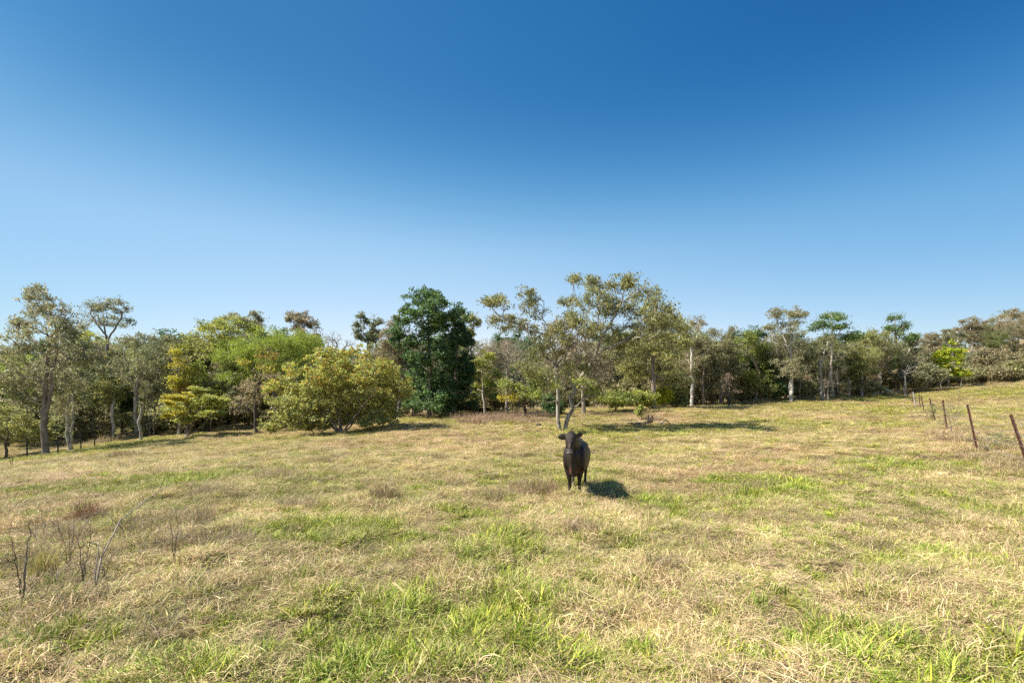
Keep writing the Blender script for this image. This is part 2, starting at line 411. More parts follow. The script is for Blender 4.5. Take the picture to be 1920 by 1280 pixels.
def leaves(tips, pals, rng, per=30, L=.14, W=.06, spread=.3, flat=.6, hang=.0, horiz=0.0, mat=None, name='crown', bvar=.35, dirs=None):
    n_ = len(tips) * per
    ctr = np.repeat(tips, per, 0)
    sp = np.repeat(rng.uniform(.5, 1.15, len(tips)), per)[:, None] * spread * .92
    off = rng.normal(0, 1, (n_, 3)); off *= (1, 1, flat)
    off = off / (1 + .25 * np.linalg.norm(off, axis=1, keepdims=True))
    c = ctr + off * sp
    if hang: c[:, 2] -= np.abs(rng.normal(0, hang, n_))
    a = unit(rng.normal(0, 1, (n_, 3)) + np.array([0, 0, -1.1 if hang else -.15]))
    nrm = unit(rng.normal(0, 1, (n_, 3)) + np.array([0, 0, .5 + 3 * horiz]))
    bb = unit(np.cross(a, nrm)); a = unit(np.cross(nrm, bb)) if horiz else a
    L, W = L * 1.15, W * 1.15
    l = (L * rng.uniform(.6, 1.35, n_))[:, None]; w_ = (W * rng.uniform(.7, 1.3, n_))[:, None]
    nn = np.cross(a, bb)
    V = np.stack([c - a * l * .5, c + bb * w_ * .5 + nn * w_ * .18, c + a * l * .5, c - bb * w_ * .5 + nn * w_ * .18], 1).reshape(-1, 3)
    Fi = np.arange(n_ * 4).reshape(-1, 4)
    cols = np.zeros((n_, 3))
    tp = np.repeat(np.arange(len(tips)), per)
    for k, p in enumerate(pals['list']):
        sel = pals['of'][tp] == k; pa = np.array(PAL[p])
        ns = int(sel.sum())
        if not ns: continue
        bias = np.repeat(rng.random(len(tips)), per)[sel]
        ix = np.clip(((rng.random(ns) * .65 + bias * .35) * len(pa)).astype(int), 0, len(pa) - 1)
        perm = rng.permutation(len(pa))
        cols[sel] = pa[perm[ix]]
    cols *= (1 + rng.uniform(-bvar, bvar, n_) * .7)[:, None] * np.repeat(1 + rng.uniform(-bvar, bvar, len(tips)) * .6, per)[:, None]
    cols = np.repeat(cols, 4, 0)
    return np_mesh(name, V, Fi.ravel(), np.full(n_, 4), mat or LEAF, False, cols)

def sample_lobes(lobes, n, rng, shell=.5):
    vol = np.array([l[3] * l[4] * l[5] for l in lobes]) ** .75; cnts = np.maximum(3, (vol / vol.sum() * n).astype(int))
    T = []; K = []
    for l, c_ in zip(lobes, cnts):
        d = unit(rng.normal(0, 1, (c_, 3))); r = rng.random(c_) ** (1 / 3)
        r = np.maximum(r, shell * rng.random(c_) ** .3)
        off = d * r[:, None]
        ns = max(2, c_ // 14)
        sc_ = unit(rng.normal(0, 1, (ns, 3))) * rng.uniform(.55, 1.12, ns)[:, None]
        pick = rng.integers(0, ns, c_); into = rng.random(c_) < .72
        off = np.where(into[:, None], sc_[pick] + rng.normal(0, .20, (c_, 3)), off)
        T.append(np.array(l[:3]) + off * np.array(l[3:6])); K += [l[6]] * c_
    return np.concatenate(T), np.array(K)

def tree_meshes(stems, lobes, rng, pal='gum', tips=260, per=30, L=.14, W=.06, spread=.3, r=.14, rt=.008, bark='pale',
                bf=.35, step=.45, jit=.05, min_z=1.0, hang=0, horiz=0, flat=.6, mat=None, name='', bare=0, bvar=.35, shell=.5):
    pl = [pal]
    lb = []
    for l in lobes:
        k = 0
        if len(l) > 6 and l[6]:
            if l[6] not in pl: pl.append(l[6])
            k = pl.index(l[6])
        lb.append((*l[:6], k))
    T, K = sample_lobes(lb, tips, rng, shell)
    Pn, par, tn = skeleton(stems, T, rng, bf, step, jit, min_z)
    tm = tubes(Pn, par, tn, r, rt, BARK[bark], name=name + 'trunk')
    cm = None
    if per:
        keep = rng.random(len(T)) >= bare
        cm = leaves(T[keep], {'list': pl, 'of': K[keep]}, rng, per, L, W, spread, flat, hang, horiz, mat, name + 'crown', bvar)
    return tm, cm

_seed = [100]
def hero(name, label, px, D, lobes, stems=None, cat='tree', group=None, crown_name='crown', depth=.85, seed=None, **kw):
    """lobes given as photo measurements at distance D: (px, py, rx, ry[, palette[, dD]]); stems as lists of (px, py[, dD])."""
    _seed[0] += 1; rng = np.random.default_rng(seed or _seed[0])
    o = at(px, D); s = D / F
    def conv(p):
        dd = p[2] if len(p) > 2 else 0.0
        DD = D + dd
        return ((p[0] - CX) / F * DD - o.x, dd, EYE - (p[1] - HY) / F * DD - o.z)
    L3 = []
    hw_ = .5 * (max(l[0] + l[2] for l in lobes) - min(l[0] - l[2] for l in lobes)) * s
    for l in lobes:
        dd = l[5] if len(l) > 5 else rng.uniform(-.55, .55) * min(hw_, 4.5)
        x, y, z = conv((l[0], l[1], dd))
        L3.append((x, y, z, l[2] * s, max(l[2], l[3]) * s * depth, l[3] * s, l[4] if len(l) > 4 else None))
    if stems is None:
        top = min(l[1] for l in lobes); mx = sum(l[0] * l[2] for l in lobes) / sum(l[2] for l in lobes)
        bot = HY + (EYE - o.z) / s
        stems = [[(px, bot), (px + (mx - px) * .25, bot + (top - bot) * .3), (px + (mx - px) * .8, bot + (top - bot) * .62)]]
    S3 = []
    for i, st in enumerate(stems):
        pts = [conv(p) for p in st]
        if i == 0 or abs(pts[0][2]) < .6 and kw.get('multi', False): pts[0] = (pts[0][0] if i else 0, pts[0][1] if i else 0, -.12)
        S3.append(np.array(pts))
    kw.pop('multi', None)
    tm, cm = tree_meshes(S3, L3, rng, **kw)
    e = empty(name, o); tag(e, label, cat, group)
    link('trunk', tm, e)
    if cm: link(crown_name, cm, e)
    return e

exec_heroes = True
# --- left side
hero('gum_tree', 'tall thin gum with a bare straight trunk in front of the far left fence', 85, 27,
     [(70, 560, 32, 28), (105, 590, 38, 25), (40, 600, 24, 26), (120, 600, 26, 30), (75, 630, 45, 30), (110, 650, 55, 35), (45, 690, 50, 40), (120, 700, 45, 40), (25, 740, 40, 40), (60, 545, 14, 14), (85, 548, 14, 14)],
     [[(83, 853), (84, 760), (86, 700), (92, 640), (80, 580)], [(86, 775), (95, 740), (97, 700), (110, 640)], [(92, 640), (110, 610), (125, 590)]],
     pal='gum', tips=820, per=26, L=.13, W=.05, spread=.24, r=.165, bark='brown', min_z=3.4, seed=912, hang=.08, bf=.25, mat=LEAFG, bare=.1)
hero('gum_tree', 'slim grey twin stemmed gum just right of the tall thin gum', 130, 30,
     [(130, 740, 35, 35), (150, 700, 30, 35), (110, 770, 28, 25)], [[(128, 838), (127, 780), (130, 730)], [(133, 836), (137, 780), (140, 720)]],
     pal='gum', tips=170, per=26, L=.13, W=.05, spread=.26, r=.13, bark='pale', min_z=1.6, mat=LEAFG)
hero('gum_tree', 'gum with an open umbrella crown rising behind the tall thin gum', 205, 42,
     [(175, 580, 24, 15), (215, 575, 30, 14), (235, 595, 14, 18), (160, 600, 16, 16), (195, 600, 35, 14), (170, 575, 14, 8)],
     [[(205, 812), (206, 700), (200, 640), (195, 610)], [(200, 640), (225, 600)], [(201, 630), (175, 600)]],
     pal='gum', tips=300, per=13, L=.15, W=.06, spread=.3, r=.13, rt=.01, bark='brown', min_z=5, bf=.2)
hero('broadleaf_tree', 'round yellow-topped green tree behind the slim twin stemmed gum', 172, 38,
     [(178, 640, 26, 16, 'ygreen'), (175, 675, 40, 30), (165, 715, 45, 30), (185, 745, 28, 20)], None,
     pal='olive', tips=340, per=34, L=.15, W=.08, spread=.36, r=.16, bark='dark', min_z=2)
hero('leaning_tree', 'pale leaning trunk under the round yellow-topped green tree', 186, 40,
     [(165, 740, 20, 15), (160, 725, 15, 12)], [[(186, 806), (178, 770), (168, 745)]], pal='gum', tips=60, per=20, r=.22, bark='white', min_z=1.5)
hero('broadleaf_tree', 'bright green tree at the far left edge of the paddock', 12, 36,
     [(10, 690, 35, 26), (-10, 720, 40, 40), (20, 740, 30, 25), (-20, 680, 40, 25)], None,
     pal='bright', tips=320, per=34, L=.15, W=.08, spread=.36, r=.15, bark='dark', min_z=1.5)
hero('leafy_shrub', 'dense dark green shrub at the left edge behind the first fence post', 10, 30,
     [(5, 790, 35, 35), (45, 800, 22, 30), (-30, 780, 40, 50), (100, 800, 20, 30)], None, cat='shrub',
     pal='olive', tips=320, per=30, L=.13, W=.06, spread=.3, r=.07, bark='dark', min_z=.1)
hero('gum_tree', 'grey-green gum with pale crooked limbs between umbrella gum and golden shrub tree', 255, 38,
     [(235, 650, 30, 22), (270, 645, 30, 22), (300, 665, 28, 25), (240, 690, 36, 25), (285, 700, 35, 25), (320, 640, 18, 16)],
     [[(253, 808), (254, 740), (262, 700), (280, 660)], [(255, 730), (240, 690), (232, 660)], [(258, 715), (292, 700), (300, 690)]],
     pal='gum', tips=420, per=28, L=.14, W=.06, spread=.3, r=.15, bark='pale', min_z=2.5, mat=LEAFG, bare=.1)
hero('dead_tree', 'short crooked bare pale trunk standing at the grass edge by golden shrub tree', 264, 34,
     [(262, 760, 9, 14), (270, 740, 8, 10)], [[(264, 818), (261, 790), (265, 770), (261, 740)], [(264, 775), (272, 755)]], pal='dry', tips=14, per=0, r=.1, bark='pale', min_z=1.5)
hero('slender_tree', 'thin upright trunk with small dark crown under the grey-green gum', 212, 37,
     [(215, 730, 22, 25), (205, 750, 18, 16)], [[(212, 812), (211, 770), (214, 735)]], pal='olive', tips=110, per=28, r=.12, bark='pale', min_z=1.6)
hero('slender_tree', 'dark slender tree second from the grey-green gum, in deep shade', 230, 40,
     [(228, 740, 25, 25), (240, 770, 18, 12)], [[(229, 810), (227, 775), (230, 740)]], pal='deep', tips=130, per=28, L=.16, W=.08, r=.12, bark='dark', min_z=1.4)
hero('golden_shrub_tree', 'small wide fan-shaped tree with many low stems and golden layered leaves', 350, 32,
     [(340, 740, 25, 10, 'gold'), (385, 745, 28, 12), (360, 760, 42, 13), (330, 775, 20, 8, 'gold'), (395, 775, 22, 10), (350, 785, 28, 7), (420, 760, 14, 10), (325, 755, 14, 8, 'gold'), (370, 730, 20, 8)],
     [[(352, 818), (350, 800), (344, 780), (335, 760)], [(352, 815), (362, 795), (372, 770)], [(353, 816), (375, 803), (395, 780)], [(352, 812), (353, 790), (355, 765)]],
     pal='ygreen', tips=330, per=34, L=.15, W=.07, spread=.27, flat=.3, horiz=.5, r=.12, bark='brown', min_z=.5)
hero('golden_tree', 'tree with orange-gold upper leaves above the fan-shaped golden tree', 335, 37,
     [(338, 695, 14, 30, 'gold'), (325, 720, 12, 14, 'gold'), (345, 730, 14, 14, 'orange'), (365, 710, 22, 25, 'ygreen'), (385, 730, 25, 25)],
     None, pal='ygreen', tips=240, per=30, L=.16, W=.07, spread=.34, r=.12, bark='pale', min_z=1.5)
hero('broadleaf_tree', 'pale yellow-green tree between umbrella gum and feathery bright green tree', 400, 42,
     [(375, 650, 30, 22), (410, 625, 35, 20), (440, 610, 35, 16), (380, 680, 40, 25), (430, 660, 40, 30), (350, 660, 22, 20), (465, 605, 22, 13, 'gum'), (395, 615, 18, 12, 'gum')],
     None, pal='ygreen', tips=480, per=32, L=.17, W=.08, spread=.42, r=.2, bark='brown', min_z=2.5)
hero('gum_tree', 'sparse grey gum top poking above the pale yellow-green tree', 485, 50,
     [(485, 592, 17, 11), (475, 605, 20, 10), (440, 600, 15, 10)], [[(480, 795), (480, 680), (483, 610)]], pal='gum', tips=120, per=20, L=.17, W=.07, spread=.32, r=.16, bark='brown', min_z=6)
hero('feathery_tree', 'big rounded bright green tree with soft feathery foliage', 520, 37.5,
     [(505, 632, 42, 24), (450, 660, 38, 26), (575, 650, 34, 28), (430, 690, 28, 24), (470, 655, 40, 25), (550, 640, 38, 25), (440, 670, 30, 22), (590, 655, 25, 25), (520, 680, 60, 35), (560, 700, 45, 35), (465, 700, 35, 22)],
     None, pal='bright', tips=1150, per=44, L=.10, W=.05, spread=.38, r=.2, bark='brown', min_z=2, bvar=.3)
hero('bronze_tree', 'thin tree of orange-brown leaves with an ivy-dark trunk before the feathery tree', 480, 34,
     [(500, 665, 20, 13, 'orange'), (480, 685, 28, 15, 'gold'), (495, 705, 32, 20), (455, 710, 25, 18), (470, 740, 35, 20), (505, 735, 20, 18), (450, 760, 22, 15, 'grey')],
     [[(480, 813), (479, 770), (482, 730), (490, 690)], [(480, 775), (460, 758), (445, 765)], [(482, 750), (470, 735), (455, 735)]],
     pal='gumbrown', tips=260, per=16, L=.14, W=.06, spread=.25, r=.11, bark='dark', min_z=1.2, bare=.2)
hero('gum_tree', 'tall brownish gum standing up behind the bright green feathery tree', 568, 46,
     [(565, 595, 22, 15), (590, 610, 15, 12), (550, 605, 14, 14), (568, 630, 26, 18), (585, 645, 20, 16)], [[(568, 790), (568, 680), (570, 610)]],
     pal='gumbrown', tips=300, per=26, L=.17, W=.07, spread=.3, r=.2, bark='brown', min_z=6)
hero('bare_tree', 'purplish grey leafless tree behind the wide yellow-green bush', 630, 48,
     [(625, 635, 20, 14), (645, 650, 18, 14), (610, 640, 14, 14)], [[(628, 790), (628, 700), (630, 650)]], pal='grey', tips=240, per=3, L=.1, W=.03, spread=.35, r=.14, rt=.012, bark='twig', min_z=5)
hero('spreading_bush', 'huge dome-shaped bush of yellow-green leaves with orange tips touching the grass', 640, 29,
     [(640, 685, 45, 22, 'bushtop'), (600, 695, 40, 22, 'bushtop'), (690, 700, 50, 24, 'bushtop'), (730, 725, 30, 25), (560, 720, 40, 25, 'bushtop'), (640, 730, 75, 35), (540, 760, 35, 22), (600, 765, 60, 28),
      (680, 760, 60, 28), (740, 750, 24, 28), (520, 790, 28, 16), (575, 795, 35, 12), (700, 790, 30, 10), (625, 668, 25, 10, 'bushtop')] + [(640 + 118 * math.cos(a_) * k_, 752 - 92 * math.sin(a_) * k_, 13, 9, 'bushtop') for a_, k_ in zip([.15, .35, .6, .85, 1.1, 1.35, 1.6, 1.85, 2.1, 2.4, 2.65, 2.85, 3.0], [1.05, 1.08, 1.0, 1.03, .98, 1.06, 1.02, 1.07, 1.0, 1.06, 1.0, 1.12, 1.15])],
     [[(640, 815), (628, 795), (600, 770)], [(641, 814), (640, 790), (640, 740)], [(642, 814), (655, 792), (690, 750)], [(643, 813), (665, 790), (710, 770)], [(639, 814), (615, 790), (560, 775)], [(640, 812), (635, 780), (615, 720)]],
     cat='bush', pal='bush', tips=1500, per=24, L=.16, W=.08, spread=.24, r=.16, bark='brown', min_z=.25, depth=.9, step=.35)
hero('gum_tree', 'lone sparse gum with split crown between feathery tree and dark green tree', 690, 45,
     [(680, 605, 14, 12), (705, 600, 13, 10), (685, 625, 22, 14), (705, 635, 14, 14), (672, 615, 10, 14)], [[(692, 790), (692, 690), (690, 640)], [(691, 660), (705, 610)]],
     pal='gumblue', tips=230, per=22, L=.16, W=.08, spread=.26, r=.17, bark='brown', min_z=6)
hero('gum_tree', 'brownish green gum leaning against the left side of tall dark tree', 745, 42,
     [(745, 610, 20, 16), (735, 640, 26, 22), (755, 670, 25, 25), (725, 665, 20, 20), (745, 700, 25, 20)], [[(755, 790), (756, 700), (748, 640)]],
     pal='gumbrown', tips=360, per=24, L=.15, W=.06, spread=.32, r=.17, bark='pale', min_z=4, bare=.1)
hero('dark_green_tree', 'tallest dark green broad-leaved tree with a rounded dome top', 805, 38,
     [(798, 558, 36, 17), (765, 585, 22, 15), (825, 580, 38, 20), (790, 600, 45, 15), (780, 625, 35, 25), (830, 630, 35, 28), (790, 665, 35, 25), (820, 680, 35, 30), (800, 710, 45, 25), (780, 740, 38, 24), (830, 745, 38, 24), (805, 752, 45, 18), (745, 700, 18, 16), (755, 640, 18, 16), (805, 545, 20, 9)],
     [[(806, 780), (806, 700), (804, 620), (802, 570)]], pal='dark', tips=1150, per=28, L=.18, W=.10, spread=.32, r=.18, bark='brown', min_z=1.2, bvar=.4, shell=.5)
hero('dark_green_tree', 'very dark shaded tree pressed against the right of the tallest dark tree', 852, 39,
     [(855, 600, 22, 22), (865, 640, 24, 28), (850, 680, 32, 30), (870, 690, 16, 25), (845, 725, 32, 22), (855, 755, 25, 12)],
     [[(853, 778), (854, 700), (858, 630)]], pal='deep', tips=460, per=34, L=.17, W=.09, spread=.32, r=.16, bark='brown', min_z=1.6, shell=.7)
hero('slender_tree', 'light green treetop peeping out right of the very dark shaded tree', 885, 46,
     [(878, 595, 12, 10), (890, 605, 10, 12), (880, 625, 14, 15)], None, pal='olive', tips=110, per=26, L=.17, W=.09, spread=.34, r=.14, bark='pale', min_z=6)
hero('slender_tree', 'light yellow-green young tree with a thin straight trunk left of the paddock gap', 910, 42,
     [(905, 670, 22, 18), (885, 700, 16, 14), (915, 705, 24, 18), (895, 730, 20, 12), (930, 735, 20, 14), (885, 745, 12, 10)],
     [[(908, 777), (907, 745), (904, 700), (906, 670)]], pal='ygreen', tips=280, per=28, L=.17, W=.08, spread=.3, r=.12, bark='pale', min_z=1.7, bare=.1)
hero('bare_tree', 'wide purplish bare-twigged tree behind the left limb of the twin stemmed tree', 950, 44,
     [(940, 650, 30, 25), (975, 670, 30, 30), (915, 650, 20, 20), (950, 700, 32, 25), (1000, 700, 25, 30)], [[(950, 778), (951, 720), (950, 680)]],
     pal='grey', tips=520, per=7, L=.13, W=.05, spread=.4, r=.16, rt=.011, bark='twig', min_z=2)
hero('slender_tree', 'small yellow-green tree over the dip left of the twin stemmed tree', 985, 34,
     [(960, 720, 22, 14), (985, 735, 24, 14), (1000, 710, 18, 14), (955, 745, 16, 9, 'gold'), (1010, 740, 14, 12)], [[(985, 787), (984, 760), (980, 730)]],
     pal='ygreen', tips=200, per=20, L=.15, W=.07, spread=.27, r=.12, bark='dark', min_z=1.4, bare=.2)
# centre tree
hero('twin_stemmed_tree', 'wide open-crowned tree on two curved grey stems right behind the cow', 1050, 25,
     [(915, 562, 24, 9), (945, 568, 26, 12), (985, 550, 20, 20), (1000, 575, 24, 20), (935, 600, 30, 12), (965, 610, 30, 14), (1010, 620, 28, 20),
      (1085, 525, 20, 10), (1120, 535, 30, 18), (1160, 530, 25, 15), (1195, 525, 22, 14), (1215, 550, 30, 20), (1240, 575, 25, 22), (1110, 565, 40, 18), (1070, 565, 22, 12), (1160, 575, 40, 20),
      (1210, 600, 45, 22), (1255, 610, 28, 18), (1080, 600, 35, 20), (1130, 620, 45, 20), (1050, 640, 35, 22), (1010, 665, 25, 20), (1170, 640, 35, 18),
      (1085, 655, 38, 26, 'grey'), (1125, 690, 30, 22, 'grey'), (1060, 620, 32, 28, 'grey'), (1000, 690, 28, 20), (1160, 665, 35, 20), (1225, 640, 40, 18), (1100, 715, 20, 10, 'ygreen'), (1110, 735, 25, 10, 'ygreen'), (1070, 690, 25, 15), (1150, 745, 28, 6, 'ygreen'), (1030, 720, 15, 9, 'ygreen'), (1180, 745, 15, 6, 'ygreen')],
     [[(1047, 812), (1046, 785), (1047, 750), (1045, 710), (1040, 670), (1030, 630, -.5), (1010, 590, -.8), (990, 560, -.8)],
      [(1060, 812, .1), (1064, 790, .1), (1072, 768, .2), (1070, 745, .3), (1083, 715, .4), (1105, 685, .5), (1118, 660, .6), (1128, 630, .5), (1145, 605, .3), (1180, 585, .2)],
      [(1115, 668, .6), (1132, 655, .3), (1155, 648, .2), (1178, 632, .3), (1200, 622, .5)],
      [(1128, 630, .5), (1105, 600, 1.2), (1085, 570, 1.5)], [(1042, 690), (1060, 650, 1), (1075, 615, 1.4)], [(1030, 630, -.5), (985, 615, -1.2), (945, 595, -1.5), (900, 563, -1.5)],
      [(1072, 768, .2), (1100, 745, -.6), (1130, 738, -1)], [(1118, 660, .6), (1125, 690, -.2), (1145, 690, -.8)], [(1047, 750), (1015, 758, -.5), (1000, 765, -.6)],
      [(1145, 605, .3), (1165, 570, 1), (1190, 545, 1.4)]],
     pal='centre', tips=2600, per=17, L=.125, W=.05, spread=.26, r=.14, rt=.0085, bark='mottled', min_z=1.2, depth=.8, bare=.2, jit=.07, bf=.3, hang=.05)
hero('bare_tree', 'brownish grey twiggy tree filling the gap behind the twin stems', 1095, 36,
     [(1085, 660, 35, 30), (1060, 700, 35, 30), (1120, 700, 30, 30), (1150, 670, 25, 25), (1030, 680, 22, 25)], None,
     pal='gumbrown', tips=560, per=8, L=.12, W=.05, spread=.36, r=.15, rt=.011, bark='twig', min_z=1.5)
# right of centre
hero('olive_tree', 'tall full olive-green tree behind the right half of the open crown', 1225, 40,
     [(1215, 600, 35, 25), (1250, 600, 32, 22), (1190, 640, 35, 28), (1240, 650, 35, 30), (1265, 640, 25, 25), (1210, 690, 38, 30), (1260, 700, 28, 30), (1180, 690, 25, 25)],
     None, pal='olive', tips=640, per=32, L=.16, W=.07, spread=.38, r=.2, bark='brown', min_z=2.5)
hero('gum_tree', 'gum with one straight pale trunk at the paddock edge and twiggy brownish crown', 1297, 44,
     [(1295, 605, 18, 14), (1315, 615, 14, 14), (1290, 640, 22, 20), (1310, 650, 22, 20), (1285, 680, 20, 22), (1305, 690, 18, 25), (1280, 715, 14, 16)],
     [[(1297, 762), (1297, 720), (1296, 680), (1297, 630)]], pal='gumbrown', tips=360, per=22, L=.15, W=.055, spread=.3, r=.15, bark='white', min_z=2.2, bare=.12)
hero('gum_tree', 'broad grey-green gum right of the straight pale trunked gum', 1352, 46,
     [(1345, 635, 22, 16), (1370, 625, 16, 12), (1375, 650, 24, 20), (1345, 670, 25, 24), (1370, 690, 25, 22), (1340, 700, 20, 20)],
     [[(1352, 758), (1353, 700), (1358, 650)]], pal='gum', tips=400, per=28, L=.15, W=.06, spread=.34, r=.15, bark='brown', min_z=2)
hero('dead_tree', 'small dead tree with pinkish dry twigs alone in front of the belt', 1366, 42,
     [(1360, 715, 14, 12, 'dry'), (1370, 730, 13, 9, 'dry'), (1358, 735, 10, 9, 'dry'), (1365, 705, 9, 9)], [[(1367, 766), (1366, 745), (1362, 722), (1368, 700)]], pal='dry', tips=90, per=5, L=.1, W=.05, spread=.2, r=.075, rt=.008, bark='dark', min_z=1.2)
hero('broadleaf_tree', 'medium tree with fresh green leaves left of the big brown-tipped gum', 1415, 48,
     [(1390, 645, 14, 14, 'bright'), (1410, 620, 20, 10, 'dark'), (1405, 660, 28, 18), (1430, 680, 22, 20), (1420, 705, 24, 14), (1400, 630, 18, 12)], [[(1428, 755), (1424, 700), (1408, 665)]],
     pal='ygreen', tips=330, per=30, L=.16, W=.07, spread=.36, r=.15, bark='brown', min_z=2)
hero('gum_tree', 'tallest gum on the right with brown-green split top and paired white trunks', 1483, 47,
     [(1460, 590, 22, 14), (1500, 582, 16, 13), (1490, 600, 24, 16), (1450, 610, 18, 14), (1470, 625, 32, 18), (1495, 650, 24, 22), (1460, 660, 26, 22), (1475, 695, 26, 20), (1500, 690, 15, 20)],
     [[(1486, 753), (1485, 715), (1483, 670), (1482, 620), (1492, 590)], [(1480, 755), (1480, 725), (1483, 700)], [(1483, 670), (1465, 620)]],
     pal='gum', tips=560, per=26, L=.15, W=.06, spread=.3, r=.15, bark='white', min_z=2.2, bare=.08)
hero('layered_tree', 'tree with flat green tiers of leaves standing above the belt right of tallest gum', 1562, 50,
     [(1558, 592, 22, 5), (1580, 598, 14, 5), (1540, 608, 18, 6), (1590, 610, 15, 5), (1560, 612, 15, 5), (1590, 628, 18, 7), (1530, 615, 12, 5), (1600, 632, 14, 7)],
     [[(1560, 747), (1558, 690), (1560, 640), (1560, 592)], [(1560, 640), (1585, 610)], [(1559, 650), (1540, 612)]], pal='mid', tips=300, per=15, L=.18, W=.09, spread=.55, flat=.45, horiz=.3, r=.10, bark='pale', min_z=6.5, bf=.1)
hero('gum_tree', 'grey stemmed gum with thin upswept limbs at the end of the green verge', 1541, 48,
     [(1530, 650, 16, 16), (1545, 640, 14, 14), (1520, 680, 15, 20), (1540, 670, 16, 16)], [[(1541, 750), (1538, 700), (1536, 660)], [(1538, 690), (1548, 650)]],
     pal='gum', tips=200, per=22, L=.15, W=.06, spread=.3, r=.15, bark='pale', min_z=2.2)
hero('bare_tree', 'bare multi-stemmed tree with a tangle of white twigs near the green verge', 1552, 47,
     [(1560, 680, 18, 20), (1550, 700, 20, 18), (1575, 700, 14, 18), (1555, 720, 18, 10)], [[(1549, 750), (1552, 720), (1560, 680)], [(1554, 748), (1562, 720), (1570, 690)], [(1546, 750), (1545, 720), (1548, 700)]],
     pal='grey', tips=260, per=2, L=.1, W=.04, spread=.3, r=.12, rt=.011, bark='twig', min_z=1)
hero('tiered_tree', 'dark green tree with stacked leaf clumps topping the belt near the fence end', 1685, 62,
     [(1677, 595, 10, 6), (1672, 614, 14, 5), (1695, 610, 11, 8), (1700, 630, 16, 6), (1710, 636, 12, 5), (1680, 622, 8, 5)],
     [[(1683, 735), (1681, 680), (1678, 596)]], pal='mid', tips=180, per=17, L=.2, W=.11, spread=.5, flat=.7, r=.14, bark='brown', min_z=8, bf=.1)
for i, (px, D, yt, lab) in enumerate([(1615, 55, 625, 'rounded grey-green gum right of the layered tree'), (1650, 58, 622, 'rounded olive gum left of the dark tiered tree'), (1695, 60, 640, 'bushy gum directly beneath the dark tiered tree'), (1735, 66, 650, 'grey gum with pale limbs left of the bright yellow-green sapling')]):
    hero('gum_tree', lab, px, D, [(px - 14, yt + 18, 20, 15), (px + 12, yt + 14, 20, 13), (px, yt + 40, 30, 22), (px - 8, yt + 65, 26, 18), (px + 16, yt + 60, 16, 16)],
         None, pal=['olive', 'olive', 'gum', 'gumbrown'][i], tips=360, per=26, L=.18, W=.07, spread=.4, r=.16, bark='pale', min_z=2.2)
hero('bare_tree', 'small white bare tree at the far end of the wire fence', 1697, 56,
     [(1700, 700, 13, 12), (1708, 690, 10, 12), (1692, 695, 9, 14)], [[(1697, 738), (1697, 720), (1697, 695)], [(1698, 730), (1706, 712)]], pal='grey', tips=110, per=0, r=.08, rt=.013, bark='pale', min_z=1)
hero('yellow_green_tree', 'bright yellow-green sapling tree with a spire top in front of the hill', 1778, 62,
     [(1779, 645, 6, 12, 'yel'), (1772, 660, 11, 9), (1785, 665, 10, 14, 'yel'), (1765, 672, 15, 9), (1795, 672, 10, 8), (1757, 664, 7, 5), (1780, 682, 16, 9), (1803, 662, 5, 7)],
     [[(1778, 728), (1778, 700), (1779, 640)]], pal='yel', tips=190, per=26, L=.22, W=.12, spread=.24, r=.1, bark='pale', min_z=3)
hero('yellow_green_shrub', 'low bright yellow-green shrub left of the sapling stem', 1764, 61,
     [(1764, 698, 14, 9), (1758, 704, 11, 7), (1772, 705, 9, 6)], None, cat='shrub', pal='yel', tips=80, per=28, L=.22, W=.12, spread=.26, r=.05, bark='pale', min_z=.2)
hero('yellow_green_shrub', 'low bright yellow-green shrub right of the sapling stem', 1802, 61,
     [(1800, 698, 12, 7), (1806, 702, 9, 6)], None, cat='shrub', pal='yel', tips=60, per=28, L=.22, W=.12, spread=.26, r=.05, bark='pale', min_z=.2)
# hill gums
for i, (px, D, yb, yt, w_, lab) in enumerate([(1745, 88, 672, 622, 22, 'small hillside gum at the left foot of the hill'), (1785, 92, 662, 612, 24, 'hillside gum above the yellow-green sapling'),
        (1822, 94, 660, 592, 28, 'hillside gum with a straight pale trunk in the middle of the slope'), (1850, 100, 650, 604, 22, 'short hillside gum in a saddle of the hill skyline'),
        (1878, 104, 655, 580, 26, 'tall hillside gum with forked white limbs near the top'), (1908, 88, 660, 580, 30, 'broad hillside gum at the right edge with white spreading limbs'),
        (1940, 96, 655, 575, 28, 'hillside gum cut by the right edge of the view')]):
    bot = HY + (EYE - at(px, D).z) * F / D
    h = bot - yt
    hero('hillside_gum', lab, px, D, [(px - w_ * .5, yt + 16, w_ * .5, 9), (px + w_ * .45, yt + 12, w_ * .45, 9), (px, yt + 8, w_ * .4, 8), (px - w_ * .4, yt + 34, w_ * .7, 12), (px + w_ * .55, yt + 32, w_ * .5, 11), (px + w_ * .2, yt + 48, w_ * .6, 9), (px - w_ * .9, yt + 26, w_ * .3, 7)],
         [[(px, bot), (px + 1, bot - h * .35), (px - w_ * .1, bot - h * .7)], [(px + 1, bot - h * .35), (px + w_ * .5, yt + 25)], [(px, bot - h * .4), (px - w_ * .6, yt + 30)]],
         pal=['gumbrown', 'gum', 'gumbrown', 'gum', 'gum', 'gumbrown', 'gum'][i], group='gum trees on the hill', tips=420, per=22, L=.2, W=.085, spread=.42, r=.17, rt=.014, bark='white', min_z=1.6, bare=.1)
